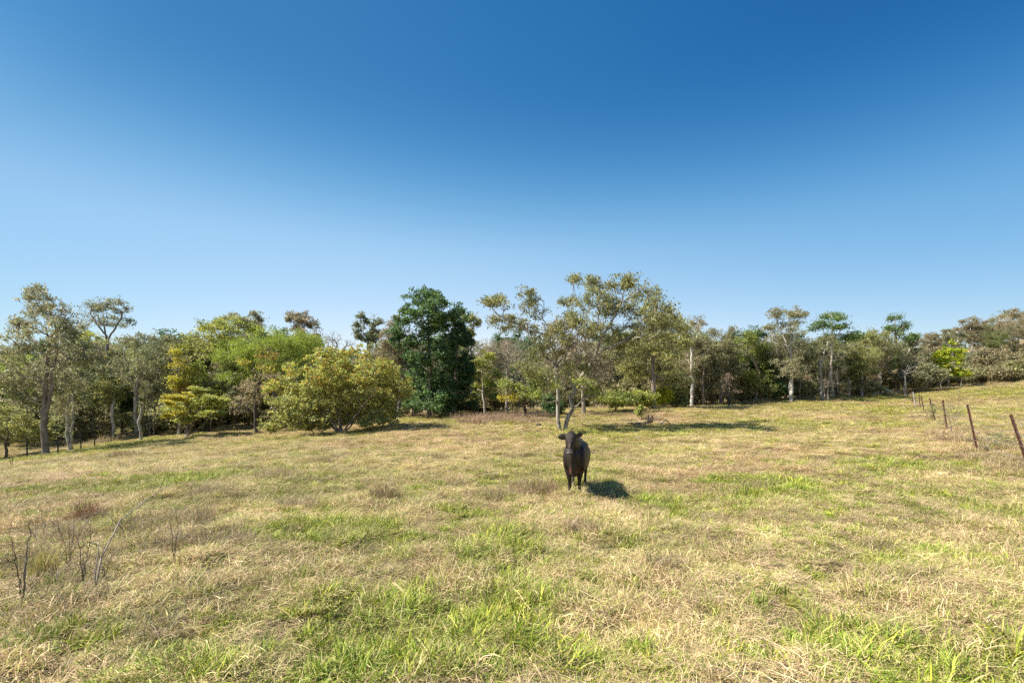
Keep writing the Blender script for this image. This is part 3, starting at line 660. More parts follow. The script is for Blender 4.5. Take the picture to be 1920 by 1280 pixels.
# shrubs
for px, D, x0, py, rx, ry, pal, lab in [
        (1155, 38, 1155, 745, 30, 12, 'ygreen', 'yellow-green low shrub at the belt foot right of the twin stems'), (1205, 39, 1205, 745, 18, 12, 'ygreen', 'small yellowish shrub right beside the low yellow-green shrub'),
        (1245, 41, 1243, 742, 12, 12, 'yel', 'tiny lime shrub on a pale stalk left of the straight pale trunk'), (1270, 42, 1268, 738, 20, 18, 'olive', 'dark leafy shrub left of the straight pale trunk'),
        (1415, 49, 1415, 725, 35, 16, 'olive', 'rounded dark shrub left of the paired white trunks'), (1450, 49, 1450, 728, 20, 14, 'dark', 'deep green shrub touching the paired white trunks'),
        (1510, 52, 1508, 722, 20, 16, 'grey', 'grey leafy shrub right of the paired white trunks'), (1740, 58, 1740, 700, 25, 15, 'gum', 'grey-green shrub behind the fence end'),
        (1835, 68, 1835, 700, 26, 9, 'weed', 'low spreading shrub at the foot of the hill'), (1870, 70, 1868, 675, 30, 20, 'gumbrown', 'large brown-green shrub on the lower hill'), (1905, 66, 1905, 695, 25, 13, 'olive', 'olive shrub at the right edge above the far grass'),
        (1880, 66, 1878, 702, 25, 9, 'gumbrown', 'low brownish shrub below the large brown-green shrub'), (1840, 84, 1838, 675, 25, 14, 'gumblue', 'smooth grey-green thicket on the hill slope'), (1810, 70, 1812, 708, 15, 7, 'weed', 'small dark shrub right of the sapling'), (1040, 36, 1035, 758, 18, 12, 'dark', 'dark leafy shrub between the two grey stems and the dip')]:
    hero('shrub', lab, px, D, [(x0, py, rx, ry), (x0 - rx * .4, py + ry * .5, rx * .6, ry * .7), (x0 + rx * .45, py + ry * .45, rx * .6, ry * .7)], None, cat='shrub', pal=pal,
         tips=int(80 + rx * ry * .35), per=30, L=.004 * D, W=.002 * D, spread=.009 * D, r=.05, bark='brown', min_z=.1)

# ---- belt of trees behind (prototypes, then copies sharing their meshes)
def proto(name, seed, stems, lobes, **kw):
    rng = np.random.default_rng(seed)
    return tree_meshes([np.array(s, float) for s in stems], lobes, rng, **kw)
protos = {}
protos['gum_a'] = (proto('a', 1, [[(0, 0, -.3), (.1, 0, 3), (-.1, .2, 6), (.2, 0, 8)]], [(0, 0, 9, 1.6, 1.6, 1.2), (1.4, .5, 7.6, 1.6, 1.5, 1.2), (-1.5, 0, 7.4, 1.5, 1.5, 1.3), (.3, -.6, 6, 2.0, 1.8, 1.3), (-.8, .4, 4.6, 1.7, 1.6, 1.2)],
    pal='gum', tips=330, per=26, L=.17, W=.07, spread=.36, r=.16, bark='pale', min_z=2.6, mat=LEAFV), 10.2, 'grey-green gum tree within the belt behind the paddock', 'grey-green gums of the tree belt')
protos['gum_b'] = (proto('b', 2, [[(0, 0, -.3), (-.2, 0, 3), (.3, .2, 5.5), (.1, 0, 7.5)]], [(.4, 0, 9, 1.9, 1.6, 1.1), (-1.6, .5, 7.8, 1.3, 1.5, 1.0), (1.7, 0, 7.0, 1.5, 1.5, 1.3), (-.3, -.6, 6.4, 2.2, 1.8, 1.2), (.8, .4, 4.4, 1.9, 1.6, 1.2), (-1.2, 0, 3.6, 1.2, 1.2, 1)],
    pal='gumbrown', tips=360, per=24, L=.16, W=.06, spread=.34, r=.17, bark='brown', min_z=2.0, mat=LEAFV), 10.1, 'brownish leaved gum tree within the belt behind the paddock', 'brownish gums of the tree belt')
protos['round'] = (proto('c', 3, [[(0, 0, -.3), (.1, 0, 2), (0, .2, 5)]], [(0, 0, 7, 2.2, 2.2, 1.6), (1.3, .5, 5.4, 1.9, 1.8, 1.5), (-1.5, 0, 5.2, 1.8, 1.8, 1.5), (.2, -.8, 3.6, 2.2, 2.0, 1.5)],
    pal='olive', tips=420, per=30, L=.17, W=.08, spread=.38, r=.17, bark='dark', min_z=1.4, mat=LEAFV), 8.6, 'dense olive-green round tree within the belt behind the paddock', 'olive round trees of the tree belt')
protos['dark'] = (proto('d', 4, [[(0, 0, -.3), (.1, 0, 2), (0, .2, 5)]], [(0, 0, 6.6, 1.8, 1.8, 1.6), (1.0, .5, 4.8, 1.8, 1.8, 1.5), (-1.2, 0, 4.4, 1.7, 1.7, 1.5), (.2, -.6, 2.8, 1.9, 1.8, 1.4)],
    pal='deep', tips=400, per=30, L=.19, W=.09, spread=.38, r=.15, bark='dark', min_z=1.0, mat=LEAFV), 8.2, 'dark shaded tree deep within the belt behind the paddock', 'dark trees of the tree belt')
protos['twiggy'] = (proto('e', 5, [[(0, 0, -.3), (.15, 0, 2.5), (-.1, .2, 5)]], [(0, 0, 7, 1.8, 1.8, 1.4), (1.2, .5, 5.6, 1.5, 1.5, 1.3), (-1.3, 0, 5.4, 1.5, 1.5, 1.3), (0, 0, 4, 1.6, 1.6, 1.2)],
    pal='grey', tips=380, per=7, L=.15, W=.06, spread=.4, r=.14, rt=.011, bark='twig', min_z=1.6, mat=LEAFV), 8.4, 'twiggy half-bare tree within the belt behind the paddock', 'half-bare trees of the tree belt')
protos['bush'] = (proto('f', 6, [[(0, 0, -.2), (0, 0, .4)]], [(0, 0, 1.3, 1.5, 1.4, .8), (.9, .2, 1.0, 1.0, 1.0, .7), (-1.0, -.1, .9, 1.1, 1.0, .6)],
    pal='weed', tips=190, per=26, L=.14, W=.06, spread=.26, r=.05, bark='brown', min_z=.0, mat=LEAFV), 2.1, 'scrubby undergrowth bush among the trunks at the belt foot', 'undergrowth bushes of the tree belt')
protos['pole'] = (proto('g', 7, [[(0, 0, -.3), (.1, 0, 2), (0, .1, 4), (.1, 0, 5.6)]], [(0, 0, 6.2, .8, .8, .9), (.3, .2, 5.0, .8, .8, .6)],
    pal='gum', tips=80, per=22, L=.16, W=.06, spread=.34, r=.075, bark='brown', min_z=3.0, mat=LEAFV), 7.0, 'thin pole-like young gum among the trunks of the belt', 'pole gums of the tree belt')
PRO = {}
NAMES = {'gum_a': 'belt_gum_tree', 'gum_b': 'belt_brown_gum_tree', 'round': 'belt_round_tree', 'dark': 'belt_dark_tree', 'twiggy': 'belt_twiggy_tree', 'bush': 'undergrowth_bush', 'pole': 'pole_tree'}
rng = np.random.default_rng(55)
edge_x = [-200, 100, 640, 960, 1300, 1480, 1600, 1700, 1760, 2100]; edge_D = [36, 36, 39, 46, 44, 49, 53, 60, 66, 70]
ZONES = [(150, 'behind the tall thin gum at far left'), (330, 'behind the umbrella-crowned gum'), (480, 'behind the fan-shaped golden tree'), (650, 'behind the feathery tree and wide bush'), (880, 'behind the tallest dark green tree'),
         (1180, 'behind the twin stemmed tree'), (1420, 'around the straight pale trunked gum'), (1600, 'around the layered tree'), (9999, 'beyond the far end of the wire fence')]
KIND = {'gum_a': 'grey-green gum', 'gum_b': 'brownish leaved gum', 'round': 'dense round olive tree', 'dark': 'dark shaded tree', 'twiggy': 'twiggy half-bare tree', 'bush': 'scrubby undergrowth bush', 'pole': 'thin pole-like gum'}
def belt(kind, x, D, h, rz):
    (tm, cm), H, lab, grp = protos[kind]
    if kind not in PRO:
        e = empty(NAMES[kind], (0, 0, 0)); link('trunk', tm, e); link('crown', cm, e)
        tag(e, lab, 'bush' if kind == 'bush' else 'tree', grp); PRO[kind] = e
    else: e = copy_tree(PRO[kind])
    px_ = CX + F * x / D; zone = next(z for lim_, z in ZONES if px_ < lim_)
    row = 'at the belt edge' if D < np.interp(px_, edge_x, edge_D) + 4 else ('deep in the belt' if D > 60 else 'inside the belt')
    tag(e, KIND[kind] + ' ' + row + ', ' + zone, None, KIND[kind] + 's ' + row + ', ' + zone)
    s = h / H
    e.location = (x, D, gz(x, D)); e.rotation_euler = (0, 0, rz)
    e.scale = (s * rng.uniform(.9, 1.15), s * rng.uniform(.9, 1.15), s); return e
SKX = [-200, 0, 100, 250, 330, 450, 600, 650, 700, 760, 880, 960, 1050, 1150, 1280, 1340, 1400, 1500, 1600, 1700, 1760, 2100]
SKY_ = [650, 645, 632, 628, 622, 606, 640, 645, 640, 612, 622, 622, 640, 605, 612, 622, 620, 618, 620, 630, 645, 655]
rows = [(43, 46, 40, ['round', 'gum_a', 'gum_b', 'twiggy', 'gum_a', 'twiggy']), (52, 47, 33, ['dark', 'round', 'gum_a', 'gum_b', 'twiggy']), (63, 46, 33, ['gum_a', 'dark', 'gum_b', 'round']), (78, 40, 34, ['dark', 'gum_a', 'round'])]
for D0, pitch, _n, kinds in rows:
    px = -150 + rng.uniform(0, 30); i = 0
    while px < 1745:
        lim = np.interp(px, edge_x, edge_D)
        D = max(D0 + rng.uniform(-3.5, 3.5), lim + 1.5 + rng.uniform(0, 3))
        gap = (955 < px < 1040 and D < 58) or (190 < px < 330 and D < 50)
        if not gap:
            x = (px - CX) / F * D
            ytop = np.interp(px, SKX, SKY_) + rng.uniform(2, 45)
            h = max(3.0, EYE - (ytop - HY) / F * D - gz(x, D))
            belt(kinds[rng.integers(len(kinds))], x, D, h, rng.uniform(0, 6.28))
        px += pitch * rng.uniform(.7, 1.25) * (43 / D0) ** .3; i += 1
for i in range(190):
    px = rng.uniform(-120, 1760); lim = np.interp(px, edge_x, edge_D)
    if (940 < px < 1030 or 200 < px < 320) and rng.random() < .8: continue
    D = lim + rng.uniform(.8, 14); x = (px - CX) / F * D
    belt('bush', x, D, rng.uniform(1.3, 3.9), rng.uniform(0, 6.28))
for i in range(85):
    px = rng.uniform(150, 1720); lim = np.interp(px, edge_x, edge_D)
    D = lim + rng.uniform(-.8, 6); x = (px - CX) / F * D
    belt('pole', x, D, rng.uniform(4, 7), rng.uniform(0, 6.28))
HI = []
for i in range(44):
    px = rng.uniform(1690, 2120); D = rng.uniform(84, 128)
    if 1815 < px < 1865 and D < 96: D += 25
    x = (px - CX) / F * D; ytop = np.interp(px, [1690, 1750, 1800, 1850, 1900, 2120], [650, 628, 608, 602, 592, 575]) + rng.uniform(0, 22)
    h = EYE - (ytop - HY) / F * D - gz(x, D)
    if h > 2.5: tag(belt(['gum_a', 'gum_a', 'gum_b', 'round'][i % 4], x, D, min(h, 9.5), rng.uniform(0, 6.28)), 'tree in the hillside woodland along the right skyline', 'tree', 'gum woodland on the hillside')
for i in range(30):
    px = rng.uniform(1700, 2000); D = rng.uniform(66, 90)
    if 1805 < px < 1850 and D > 70: continue
    tag(belt('bush', (px - CX) / F * D, D, rng.uniform(1.6, 3.0), rng.uniform(0, 6.28)), 'scrubby bush on the lower slope of the hill', 'bush', 'bushes on the hill slope')
# far woodland that reads as one mass
T = []
rngf = np.random.default_rng(9)
for i in range(1500):
    px = rngf.uniform(-300, 1800); D = rngf.uniform(95, 112); x = (px - CX) / F * D
    ztop = EYE - (np.interp(px, SKX, SKY_) + 28 - HY) / F * D
    zb = float(base_z(np.array([x]), np.array([D]))[0])
    T.append((x, D, rngf.uniform(zb + .5, max(ztop, zb + 4)) if i % 3 else rngf.uniform(zb, zb + 2.5)))
T = np.array(T)
me = leaves(T, {'list': ['gum', 'deep', 'olive'], 'of': rngf.integers(0, 3, len(T))}, rngf, 46, .5, .3, 1.5, .7, name='far_woodland')
tag(link('far_woodland', me), 'far woodland glimpsed between the trunks of the belt', kind='stuff')

# ---------------------------------------------------------------- cow
def build_cow():
    V = []; Fq = []
    def add_rings(rings):
        """rings: list of (centre, u, v) semi-axis vectors"""
        b0 = len(V); S = 20
        for c_, u, v in rings:
            for k in range(S):
                t = 2 * math.pi * k / S
                V.append(tuple(np.array(c_) + np.array(u) * math.cos(t) + np.array(v) * math.sin(t)))
        for i in range(len(rings) - 1):
            for k in range(S):
                Fq.append((b0 + i * S + k, b0 + i * S + (k + 1) % S, b0 + (i + 1) * S + (k + 1) % S, b0 + (i + 1) * S + k))
        Fq.append(tuple(b0 + k for k in range(S))[::-1]); e0 = b0 + (len(rings) - 1) * S
        Fq.append(tuple(e0 + k for k in range(S)))
    def loft(pts, ups=(0, 0, 1)):
        """pts: (x,y,z, half width, half height) swept along the path with round ends"""
        P = np.array([p[:3] for p in pts], float); A = [p[3] for p in pts]; B = [p[4] for p in pts]
        T_ = unit(np.gradient(P, axis=0)); up = np.array(ups, float)
        def ax(i):
            t = T_[i]; s = np.cross(up, t)
            if np.linalg.norm(s) < .15: s = np.array([1., 0, 0])
            s = s / np.linalg.norm(s); v = np.cross(t, s); return t, s, v
        rings = []
        for k in (85, 60, 30):
            t, s, v = ax(0); a = math.radians(k); rings.append((P[0] - t * B[0] * .7 * math.sin(a), s * A[0] * math.cos(a), v * B[0] * math.cos(a)))
        for i in range(len(P)):
            t, s, v = ax(i); rings.append((P[i], s * A[i], v * B[i]))
        for k in (30, 60, 85):
            t, s, v = ax(-1); a = math.radians(k); rings.append((P[-1] + t * B[-1] * .7 * math.sin(a), s * A[-1] * math.cos(a), v * B[-1] * math.cos(a)))
        add_rings(rings)
    def ell(c_, r_, rot=(0, 0, 0)):
        M = np.array(Matrix.Rotation(rot[2], 3, 'Z') @ Matrix.Rotation(rot[1], 3, 'Y') @ Matrix.Rotation(rot[0], 3, 'X'))
        rings = []
        for k in np.linspace(-86, 86, 13):
            a = math.radians(k)
            rings.append((np.array(c_) + M @ np.array([0, 0, r_[2] * math.sin(a)]), M @ np.array([r_[0] * math.cos(a), 0, 0]), M @ np.array([0, r_[1] * math.cos(a), 0])))
        add_rings(rings)
    # trunk of the body, chest first
    loft([(0, -.20, .67, .12, .17), (0, -.10, .655, .19, .255), (0, .04, .65, .235, .305), (0, .3, .65, .285, .325), (0, .6, .625, .30, .325), (0, .85, .64, .29, .30), (0, 1.05, .675, .25, .25), (0, 1.2, .68, .19, .19), (0, 1.28, .69, .10, .11)])
    ell((0, .10, .90), (.10, .28, .10)); ell((0, .6, .925), (.12, .45, .05)); ell((.13, 1.08, .79), (.09, .12, .08)); ell((-.13, 1.08, .79), (.09, .12, .08))
    # shoulders
    ell((.175, .02, .62), (.085, .16, .24)); ell((-.175, .02, .62), (.085, .16, .24))
    # brisket and dewlap
    ell((0, -.18, .47), (.085, .14, .14)); ell((0, -.05, .40), (.11, .2, .10)); loft([(-.01, -.36, .80, .035, .08), (-.01, -.33, .66, .03, .1), (0, -.29, .52, .035, .09), (.0, -.22, .40, .035, .07)])
    # neck
    loft([(0, .06, .80, .17, .2), (-.005, -.10, .88, .135, .175), (-.01, -.24, .955, .11, .14), (-.02, -.32, 1.0, .10, .12)])
    # head: poll, brow, bridge, muzzle
    hx = -.03
    loft([(hx, -.30, 1.065, .095, .075), (hx, -.355, 1.045, .122, .095), (hx, -.41, .99, .126, .10), (hx, -.455, .925, .098, .09), (hx - .005, -.495, .865, .064, .07), (hx - .008, -.525, .81, .056, .058), (hx - .008, -.54, .775, .062, .05)], ups=(0, 1, 0))
    ell((hx, -.44, .80), (.055, .07, .07)); ell((hx, -.335, 1.10), (.055, .05, .045))
    for s in (-1, 1):
        ell((hx + s * .085, -.425, .985), (.028, .03, .026)); ell((hx + s * .075, -.39, .90), (.045, .06, .07)); ell((hx + s * .03, -.565, .81), (.024, .018, .02))
    # ears: left one held out flat, right one turned back
    loft([(hx - .09, -.33, 1.035, .03, .02), (hx - .15, -.32, 1.035, .06, .02), (hx - .22, -.315, 1.03, .062, .016), (hx - .285, -.31, 1.025, .03, .012)], ups=(0, 1, .1))
    loft([(hx + .09, -.30, 1.04, .03, .02), (hx + .14, -.24, 1.055, .052, .018), (hx + .19, -.17, 1.065, .05, .014), (hx + .225, -.12, 1.07, .026, .01)], ups=(-.5, .8, .1))
    # legs
    for s, dy in ((-1, 0.0), (1, .04)):
        loft([(s * .15, .02 + dy, .58, .10, .14), (s * .14, .0 + dy, .45, .086, .10), (s * .125, -.01 + dy, .36, .068, .075), (s * .113, -.02 + dy, .285, .056, .058), (s * .107, -.015 + dy, .235, .043, .045), (s * .105, -.01 + dy, .14, .037, .038), (s * .105, -.02 + dy, .095, .045, .048), (s * .10, -.035 + dy, .06, .036, .038), (s * .10, -.05 + dy, .02, .046, .055)], ups=(0, 1, 0))
    for s, dy in ((-1, -.05), (1, .0)):
        loft([(s * .17, .98 + dy, .66, .12, .19), (s * .175, .93 + dy, .52, .10, .16), (s * .165, .99 + dy, .42, .065, .09), (s * .155, 1.10 + dy, .335, .042, .055), (s * .15, 1.12 + dy, .27, .036, .042), (s * .145, 1.08 + dy, .15, .032, .034), (s * .145, 1.05 + dy, .095, .038, .042), (s * .145, 1.03 + dy, .06, .035, .038), (s * .145, 1.01 + dy, .02, .044, .054)], ups=(0, 1, 0))
    # tail
    loft([(0, 1.30, .86, .03, .03), (.01, 1.37, .76, .022, .022), (.02, 1.38, .6, .018, .018), (.02, 1.37, .42, .022, .022), (.02, 1.36, .30, .035, .035), (.02, 1.36, .24, .02, .02)], ups=(0, 1, 0))
    me = bpy.data.meshes.new('cow_raw'); me.from_pydata(V, [], Fq); me.update()
    tmp = bpy.data.objects.new('cow_raw', me); COL.objects.link(tmp)
    bm = bmesh.new(); bm.from_mesh(me); bmesh.ops.recalc_face_normals(bm, faces=bm.faces); bm.to_mesh(me); bm.free()
    md = tmp.modifiers.new('r', 'REMESH'); md.mode = 'VOXEL'; md.voxel_size = .011; md.use_smooth_shade = True
    sm = tmp.modifiers.new('s', 'SMOOTH'); sm.factor = .6; sm.iterations = 5
    dg = bpy.context.evaluated_depsgraph_get()
    out_me = bpy.data.meshes.new_from_object(tmp.evaluated_get(dg)); out_me.name = 'body'
    bpy.data.objects.remove(tmp)
    nv = len(out_me.vertices); co = np.empty(nv * 3, np.float32); out_me.vertices.foreach_get('co', co); co = co.reshape(-1, 3)
    x, y, z = co.T
    colr = np.tile(np.array([.019, .0125, .010]), (nv, 1)) * (.75 + .6 * fbm(co[:, 1] * 6 + co[:, 0] * 4, co[:, 2] * 7, 3))[:, None]
    brow = sstep(.5, .9, z) * .4; colr += np.outer(brow, [.012, .008, .006])
    rust = np.exp(-((x + .07) / .022) ** 2 - ((z - .43 + .5 * (x + .07)) / .045) ** 2) * (y < .0) * .55
    rust2 = np.exp(-((x - .09) / .07) ** 2 - ((z - .42) / .06) ** 2) * (y < .15) * .2
    belly = np.exp(-((z - .33) / .05) ** 2) * (np.abs(x) < .2) * (y > .2) * (y < .8) * .3
    rr_ = np.clip(rust + rust2 + belly, 0, 1)[:, None]; colr = colr * (1 - rr_) + np.array([.30, .075, .025]) * rr_
    face_highlight = (np.exp(-((x - hx + .012) / .022) ** 2 - ((z - .90) / .05) ** 2) * (y < -.44) * .55)[:, None]  # soft highlight painted into the coat colour along the nose bridge
    colr = colr * (1 - face_highlight) + np.array([.16, .11, .095]) * face_highlight
    mz = (sstep(.845, .81, z) * sstep(.76, .78, z) * (y < -.50))[:, None] * .75; colr = colr * (1 - mz) + np.array([.13, .12, .12]) * mz
    lip = (np.exp(-((z - .775) / .014) ** 2) * (y < -.48))[:, None] * .8; colr = colr * (1 - lip) + np.array([.36, .33, .31]) * lip
    hoof = sstep(.06, .04, z)[:, None]; colr = colr * (1 - hoof) + np.array([.05, .045, .04]) * hoof
    a = out_me.color_attributes.new('col', 'FLOAT_COLOR', 'POINT'); c4 = np.ones((nv, 4), np.float32); c4[:, :3] = colr; a.data.foreach_set('color', c4.ravel())
    out_me.materials.clear()
    m, n_, out_ = new_mat('cow_coat'); b_ = n_.nodes.new('ShaderNodeBsdfPrincipled')
    at_ = n_.nodes.new('ShaderNodeAttribute'); at_.attribute_name = 'col'
    b_.inputs['Roughness'].default_value = .46; b_.inputs['Specular IOR Level'].default_value = .26
    b_.inputs['Sheen Weight'].default_value = .05; b_.inputs['Sheen Roughness'].default_value = .4; b_.inputs['Sheen Tint'].default_value = (.7, .6, .55, 1)
    tc_ = n_.nodes.new('ShaderNodeTexCoord'); mp_ = n_.nodes.new('ShaderNodeMapping'); mp_.inputs['Scale'].default_value = (60, 30, 22)
    no_ = n_.nodes.new('ShaderNodeTexNoise'); no_.inputs['Scale'].default_value = 1.0; no_.inputs['Detail'].default_value = 5
    bp_ = n_.nodes.new('ShaderNodeBump'); bp_.inputs['Strength'].default_value = .9; bp_.inputs['Distance'].default_value = .02
    n_.links.new(tc_.outputs['Object'], mp_.inputs[0]); n_.links.new(mp_.outputs[0], no_.inputs['Vector']); n_.links.new(no_.outputs[0], bp_.inputs['Height'])
    n_.links.new(bp_.outputs[0], b_.inputs['Normal']); n_.links.new(at_.outputs['Color'], b_.inputs['Base Color']); n_.links.new(b_.outputs[0], out_.inputs[0])
    out_me.materials.append(m)
    return out_me, hx
cme, hx = build_cow()
cw = at(1077, 8.5); cow = empty('cow', (cw.x, cw.y, gz(cw.x, cw.y) + .0), R(-14))
cow.scale = (.83, .86, 1.04)
tag(cow, 'young black cow standing alone facing the camera with one ear out', 'cow')
link('body', cme, cow)
def small_ball(name, c_, r_, mat, parent, sc=(1, 1, 1)):
    bm = bmesh.new(); bmesh.ops.create_uvsphere(bm, u_segments=12, v_segments=8, radius=r_)
    me = bpy.data.meshes.new(name); bm.to_mesh(me); bm.free(); me.materials.append(mat)
    for p in me.polygons: p.use_smooth = True
    o = link(name, me, parent, c_); o.scale = sc; return o
m_eye, n_, o_ = new_mat('eye'); b_ = n_.nodes.new('ShaderNodeBsdfPrincipled'); b_.inputs['Base Color'].default_value = (.012, .008, .006, 1); b_.inputs['Roughness'].default_value = .08; n_.links.new(b_.outputs[0], o_.inputs[0])
for s in (-1, 1): small_ball('eye', (hx + s * .108, -.442, .985), .018, m_eye, cow)
m_no, n_, o_ = new_mat('nostril'); b_ = n_.nodes.new('ShaderNodeBsdfPrincipled'); b_.inputs['Base Color'].default_value = (.01, .008, .008, 1); b_.inputs['Roughness'].default_value = .4; n_.links.new(b_.outputs[0], o_.inputs[0])
for s in (-1, 1): small_ball('nostril', (hx - .008 + s * .033, -.572, .806), .011, m_no, cow, (1.2, .7, .8))

# ---------------------------------------------------------------- fences
m_rust, n_, o_ = new_mat('rusty_steel'); b_ = n_.nodes.new('ShaderNodeBsdfPrincipled'); b_.inputs['Roughness'].default_value = .8
tc_ = n_.nodes.new('ShaderNodeTexCoord'); no_ = n_.nodes.new('ShaderNodeTexNoise'); no_.inputs['Scale'].default_value = 22; no_.inputs['Detail'].default_value = 6
cr_ = n_.nodes.new('ShaderNodeValToRGB'); cr_.color_ramp.elements[0].position = .35; cr_.color_ramp.elements[0].color = (.05, .022, .016, 1); cr_.color_ramp.elements[1].position = .7; cr_.color_ramp.elements[1].color = (.17, .07, .045, 1)
n_.links.new(tc_.outputs['Object'], no_.inputs['Vector']); n_.links.new(no_.outputs[0], cr_.inputs[0]); n_.links.new(cr_.outputs[0], b_.inputs['Base Color']); n_.links.new(b_.outputs[0], o_.inputs[0])
m_dk, n_, o_ = new_mat('dark_steel'); b_ = n_.nodes.new('ShaderNodeBsdfPrincipled'); b_.inputs['Base Color'].default_value = (.03, .026, .022, 1); b_.inputs['Roughness'].default_value = .7; n_.links.new(b_.outputs[0], o_.inputs[0])
m_wire, n_, o_ = new_mat('galvanised_wire'); b_ = n_.nodes.new('ShaderNodeBsdfPrincipled'); b_.inputs['Base Color'].default_value = (.42, .40, .38, 1); b_.inputs['Roughness'].default_value = .45; b_.inputs['Metallic'].default_value = .6; n_.links.new(b_.outputs[0], o_.inputs[0])

def star_post(h, mat, s=1.0):
    """Y-section steel star picket"""
    bm = bmesh.new(); arms = [(90, .034), (210, .03), (330, .03)]; t = .006 * s
    prof = []
    for a, l in arms:
        d = Vector((math.cos(R(a)), math.sin(R(a)))); nn = Vector((-d.y, d.x))
        prof += [d * l * s - nn * t, d * l * s + nn * t]
        a2 = a + 60; prof.append(Vector((math.cos(R(a2)), math.sin(R(a2)))) * t * 1.6)
    lo = [bm.verts.new((p.x, p.y, -.25)) for p in prof]; hi = [bm.verts.new((p.x, p.y, h)) for p in prof]
    k = len(prof)
    for i in range(k): bm.faces.new((lo[i], lo[(i + 1) % k], hi[(i + 1) % k], hi[i]))
    bm.faces.new(hi)
    for z in np.linspace(.15, h - .05, 7):   # notches/lugs along the flange
        r_ = bmesh.ops.create_cube(bm, size=1.0, matrix=Matrix.Translation((0, .036 * s, z)) @ Matrix.Diagonal((.012, .012, .03, 1)))
    me = bpy.data.meshes.new('post'); bm.to_mesh(me); bm.free(); me.materials.append(mat); return me
def wood_post(h, r_):
    rg = np.random.default_rng(3); P = np.array([(0, 0, -.25), (.01, 0, h * .5), (0, .01, h)])
    return tubes(P, np.array([-1, 0, 1]), None, r_, r_ * .9, BARK['pale'], 1.0, 'post')
def wire_mesh(pts, r_=.0022):
    P = np.array(pts); return tubes(P, np.arange(-1, len(P) - 1), None, r_, r_ * .99, m_wire, 1.0, 'wire')
rf = empty('wire_fence', at(1830, 13)); tag(rf, 'leaning rusty steel post and wire fence running up the right side', 'fence')
ro = rf.location.copy()
posts = [(1930, 9.8, 1.25, 's'), (1832, 13, 1.32, 's'), (1775.5, 20, 1.3, 's'), (1753, 25, 1.3, 's'), (1733, 33, 1.25, 's'), (1726, 37, 1.25, 's'), (1717, 41, 1.3, 'w'), (1711, 45, 1.2, 's'), (1703, 50, 1.2, 's'), (1697, 54, 1.2, 'w')]
rg = np.random.default_rng(12); tops = []
spm = star_post(1.3, m_rust, 1.05)
lean = .19
for px, D, h, k in posts:
    p = at(px, D); me = spm if k == 's' else wood_post(h, .075)
    o = link('post', me, rf, p - ro); ln = lean + rg.uniform(-.03, .03)
    if px > 1900: ln = .27
    o.rotation_euler = (rg.uniform(-.03, .03), -ln, rg.uniform(-.5, .5) if k == 's' else 0)
    if k == 's': o.scale = (1, 1, h / 1.3)
    tops.append((p - ro, Vector((-math.sin(ln), 0, math.cos(ln))) * h))
# one more span running out of view past the nearest post
p = at(2060, 6.9); o = link('post', spm, rf, p - ro); o.rotation_euler = (0, -.2, 0); tops.insert(0, (p - ro, Vector((-.2, 0, .98)) * 1.25))
for fr in (.22, .46, .70, .95):
    pts = []
    for i in range(len(tops) - 1):
        a = tops[i][0] + tops[i][1] * fr; bb = tops[i + 1][0] + tops[i + 1][1] * fr
        sag = .05 + .1 * rg.random()
        for t in np.linspace(0, 1, 7)[:-1]:
            q_ = a.lerp(bb, t); q_.z -= sag * 4 * t * (1 - t); pts.append((q_.x, q_.y + .04, q_.z))
    link('wire', wire_mesh(pts, .0046), rf)
lf = empty('thin_post_fence', at(109, 26)); tag(lf, 'thin dark steel post fence crossing below the trees on the far left', 'fence'); lo_ = lf.location.copy()
lp = star_post(1.25, m_dk, 1.15); L_ = []
for px, D in [(-60, 24), (51, 26), (109, 27.5), (152, 29), (177, 32), (208, 35), (236, 39), (290, 37), (-180, 22)]:
    p = at(px, D); o = link('post', lp, lf, p - lo_); o.rotation_euler = (rg.uniform(-.03, .03), rg.uniform(-.04, .05), rg.uniform(0, 3))
    L_.append(p - lo_)
L_.sort(key=lambda v: v.x)
for fr in (.4, .8, 1.12):
    link('wire', wire_mesh([(v.x, v.y + .03, v.z + fr) for v in L_], .002), lf)

# ---------------------------------------------------------------- fallen timber, stumps, weeds, tussocks, dead stems
def stick(name, label, pts_px, r_, mat='brown', cat='branch', parent=None):
    """pts: (px, D, height above ground, radius factor)"""
    o0 = at(pts_px[0][0][0], pts_px[0][0][1]); e = empty(name, o0); tag(e, label, cat)
    for i, pl in enumerate(pts_px):
        P = []
        for q_ in pl:
            v = at(q_[0], q_[1], q_[2]) - o0; P.append(tuple(v))
        P = np.array(P)
        # resample with a little wander
        rg2 = np.random.default_rng(len(label) + i); Q = [P[0]]
        for k in range(1, len(P)):
            for t in (.33, .66, 1.0):
                Q.append(P[k - 1] * (1 - t) + P[k] * t + rg2.normal(0, r_ * .25, 3) * (t < 1))
        Q = np.array(Q); N = len(Q); par = np.arange(-1, N - 1)
        me = tapered(Q, np.linspace(1, .45, N) * r_ * (pl[0][3] if len(pl[0]) > 3 else 1), BARK[mat], ['main_stem', 'side_branch'][min(i, 1)])
        link(['main_stem', 'side_branch'][min(i, 1)], me, e)
    return e
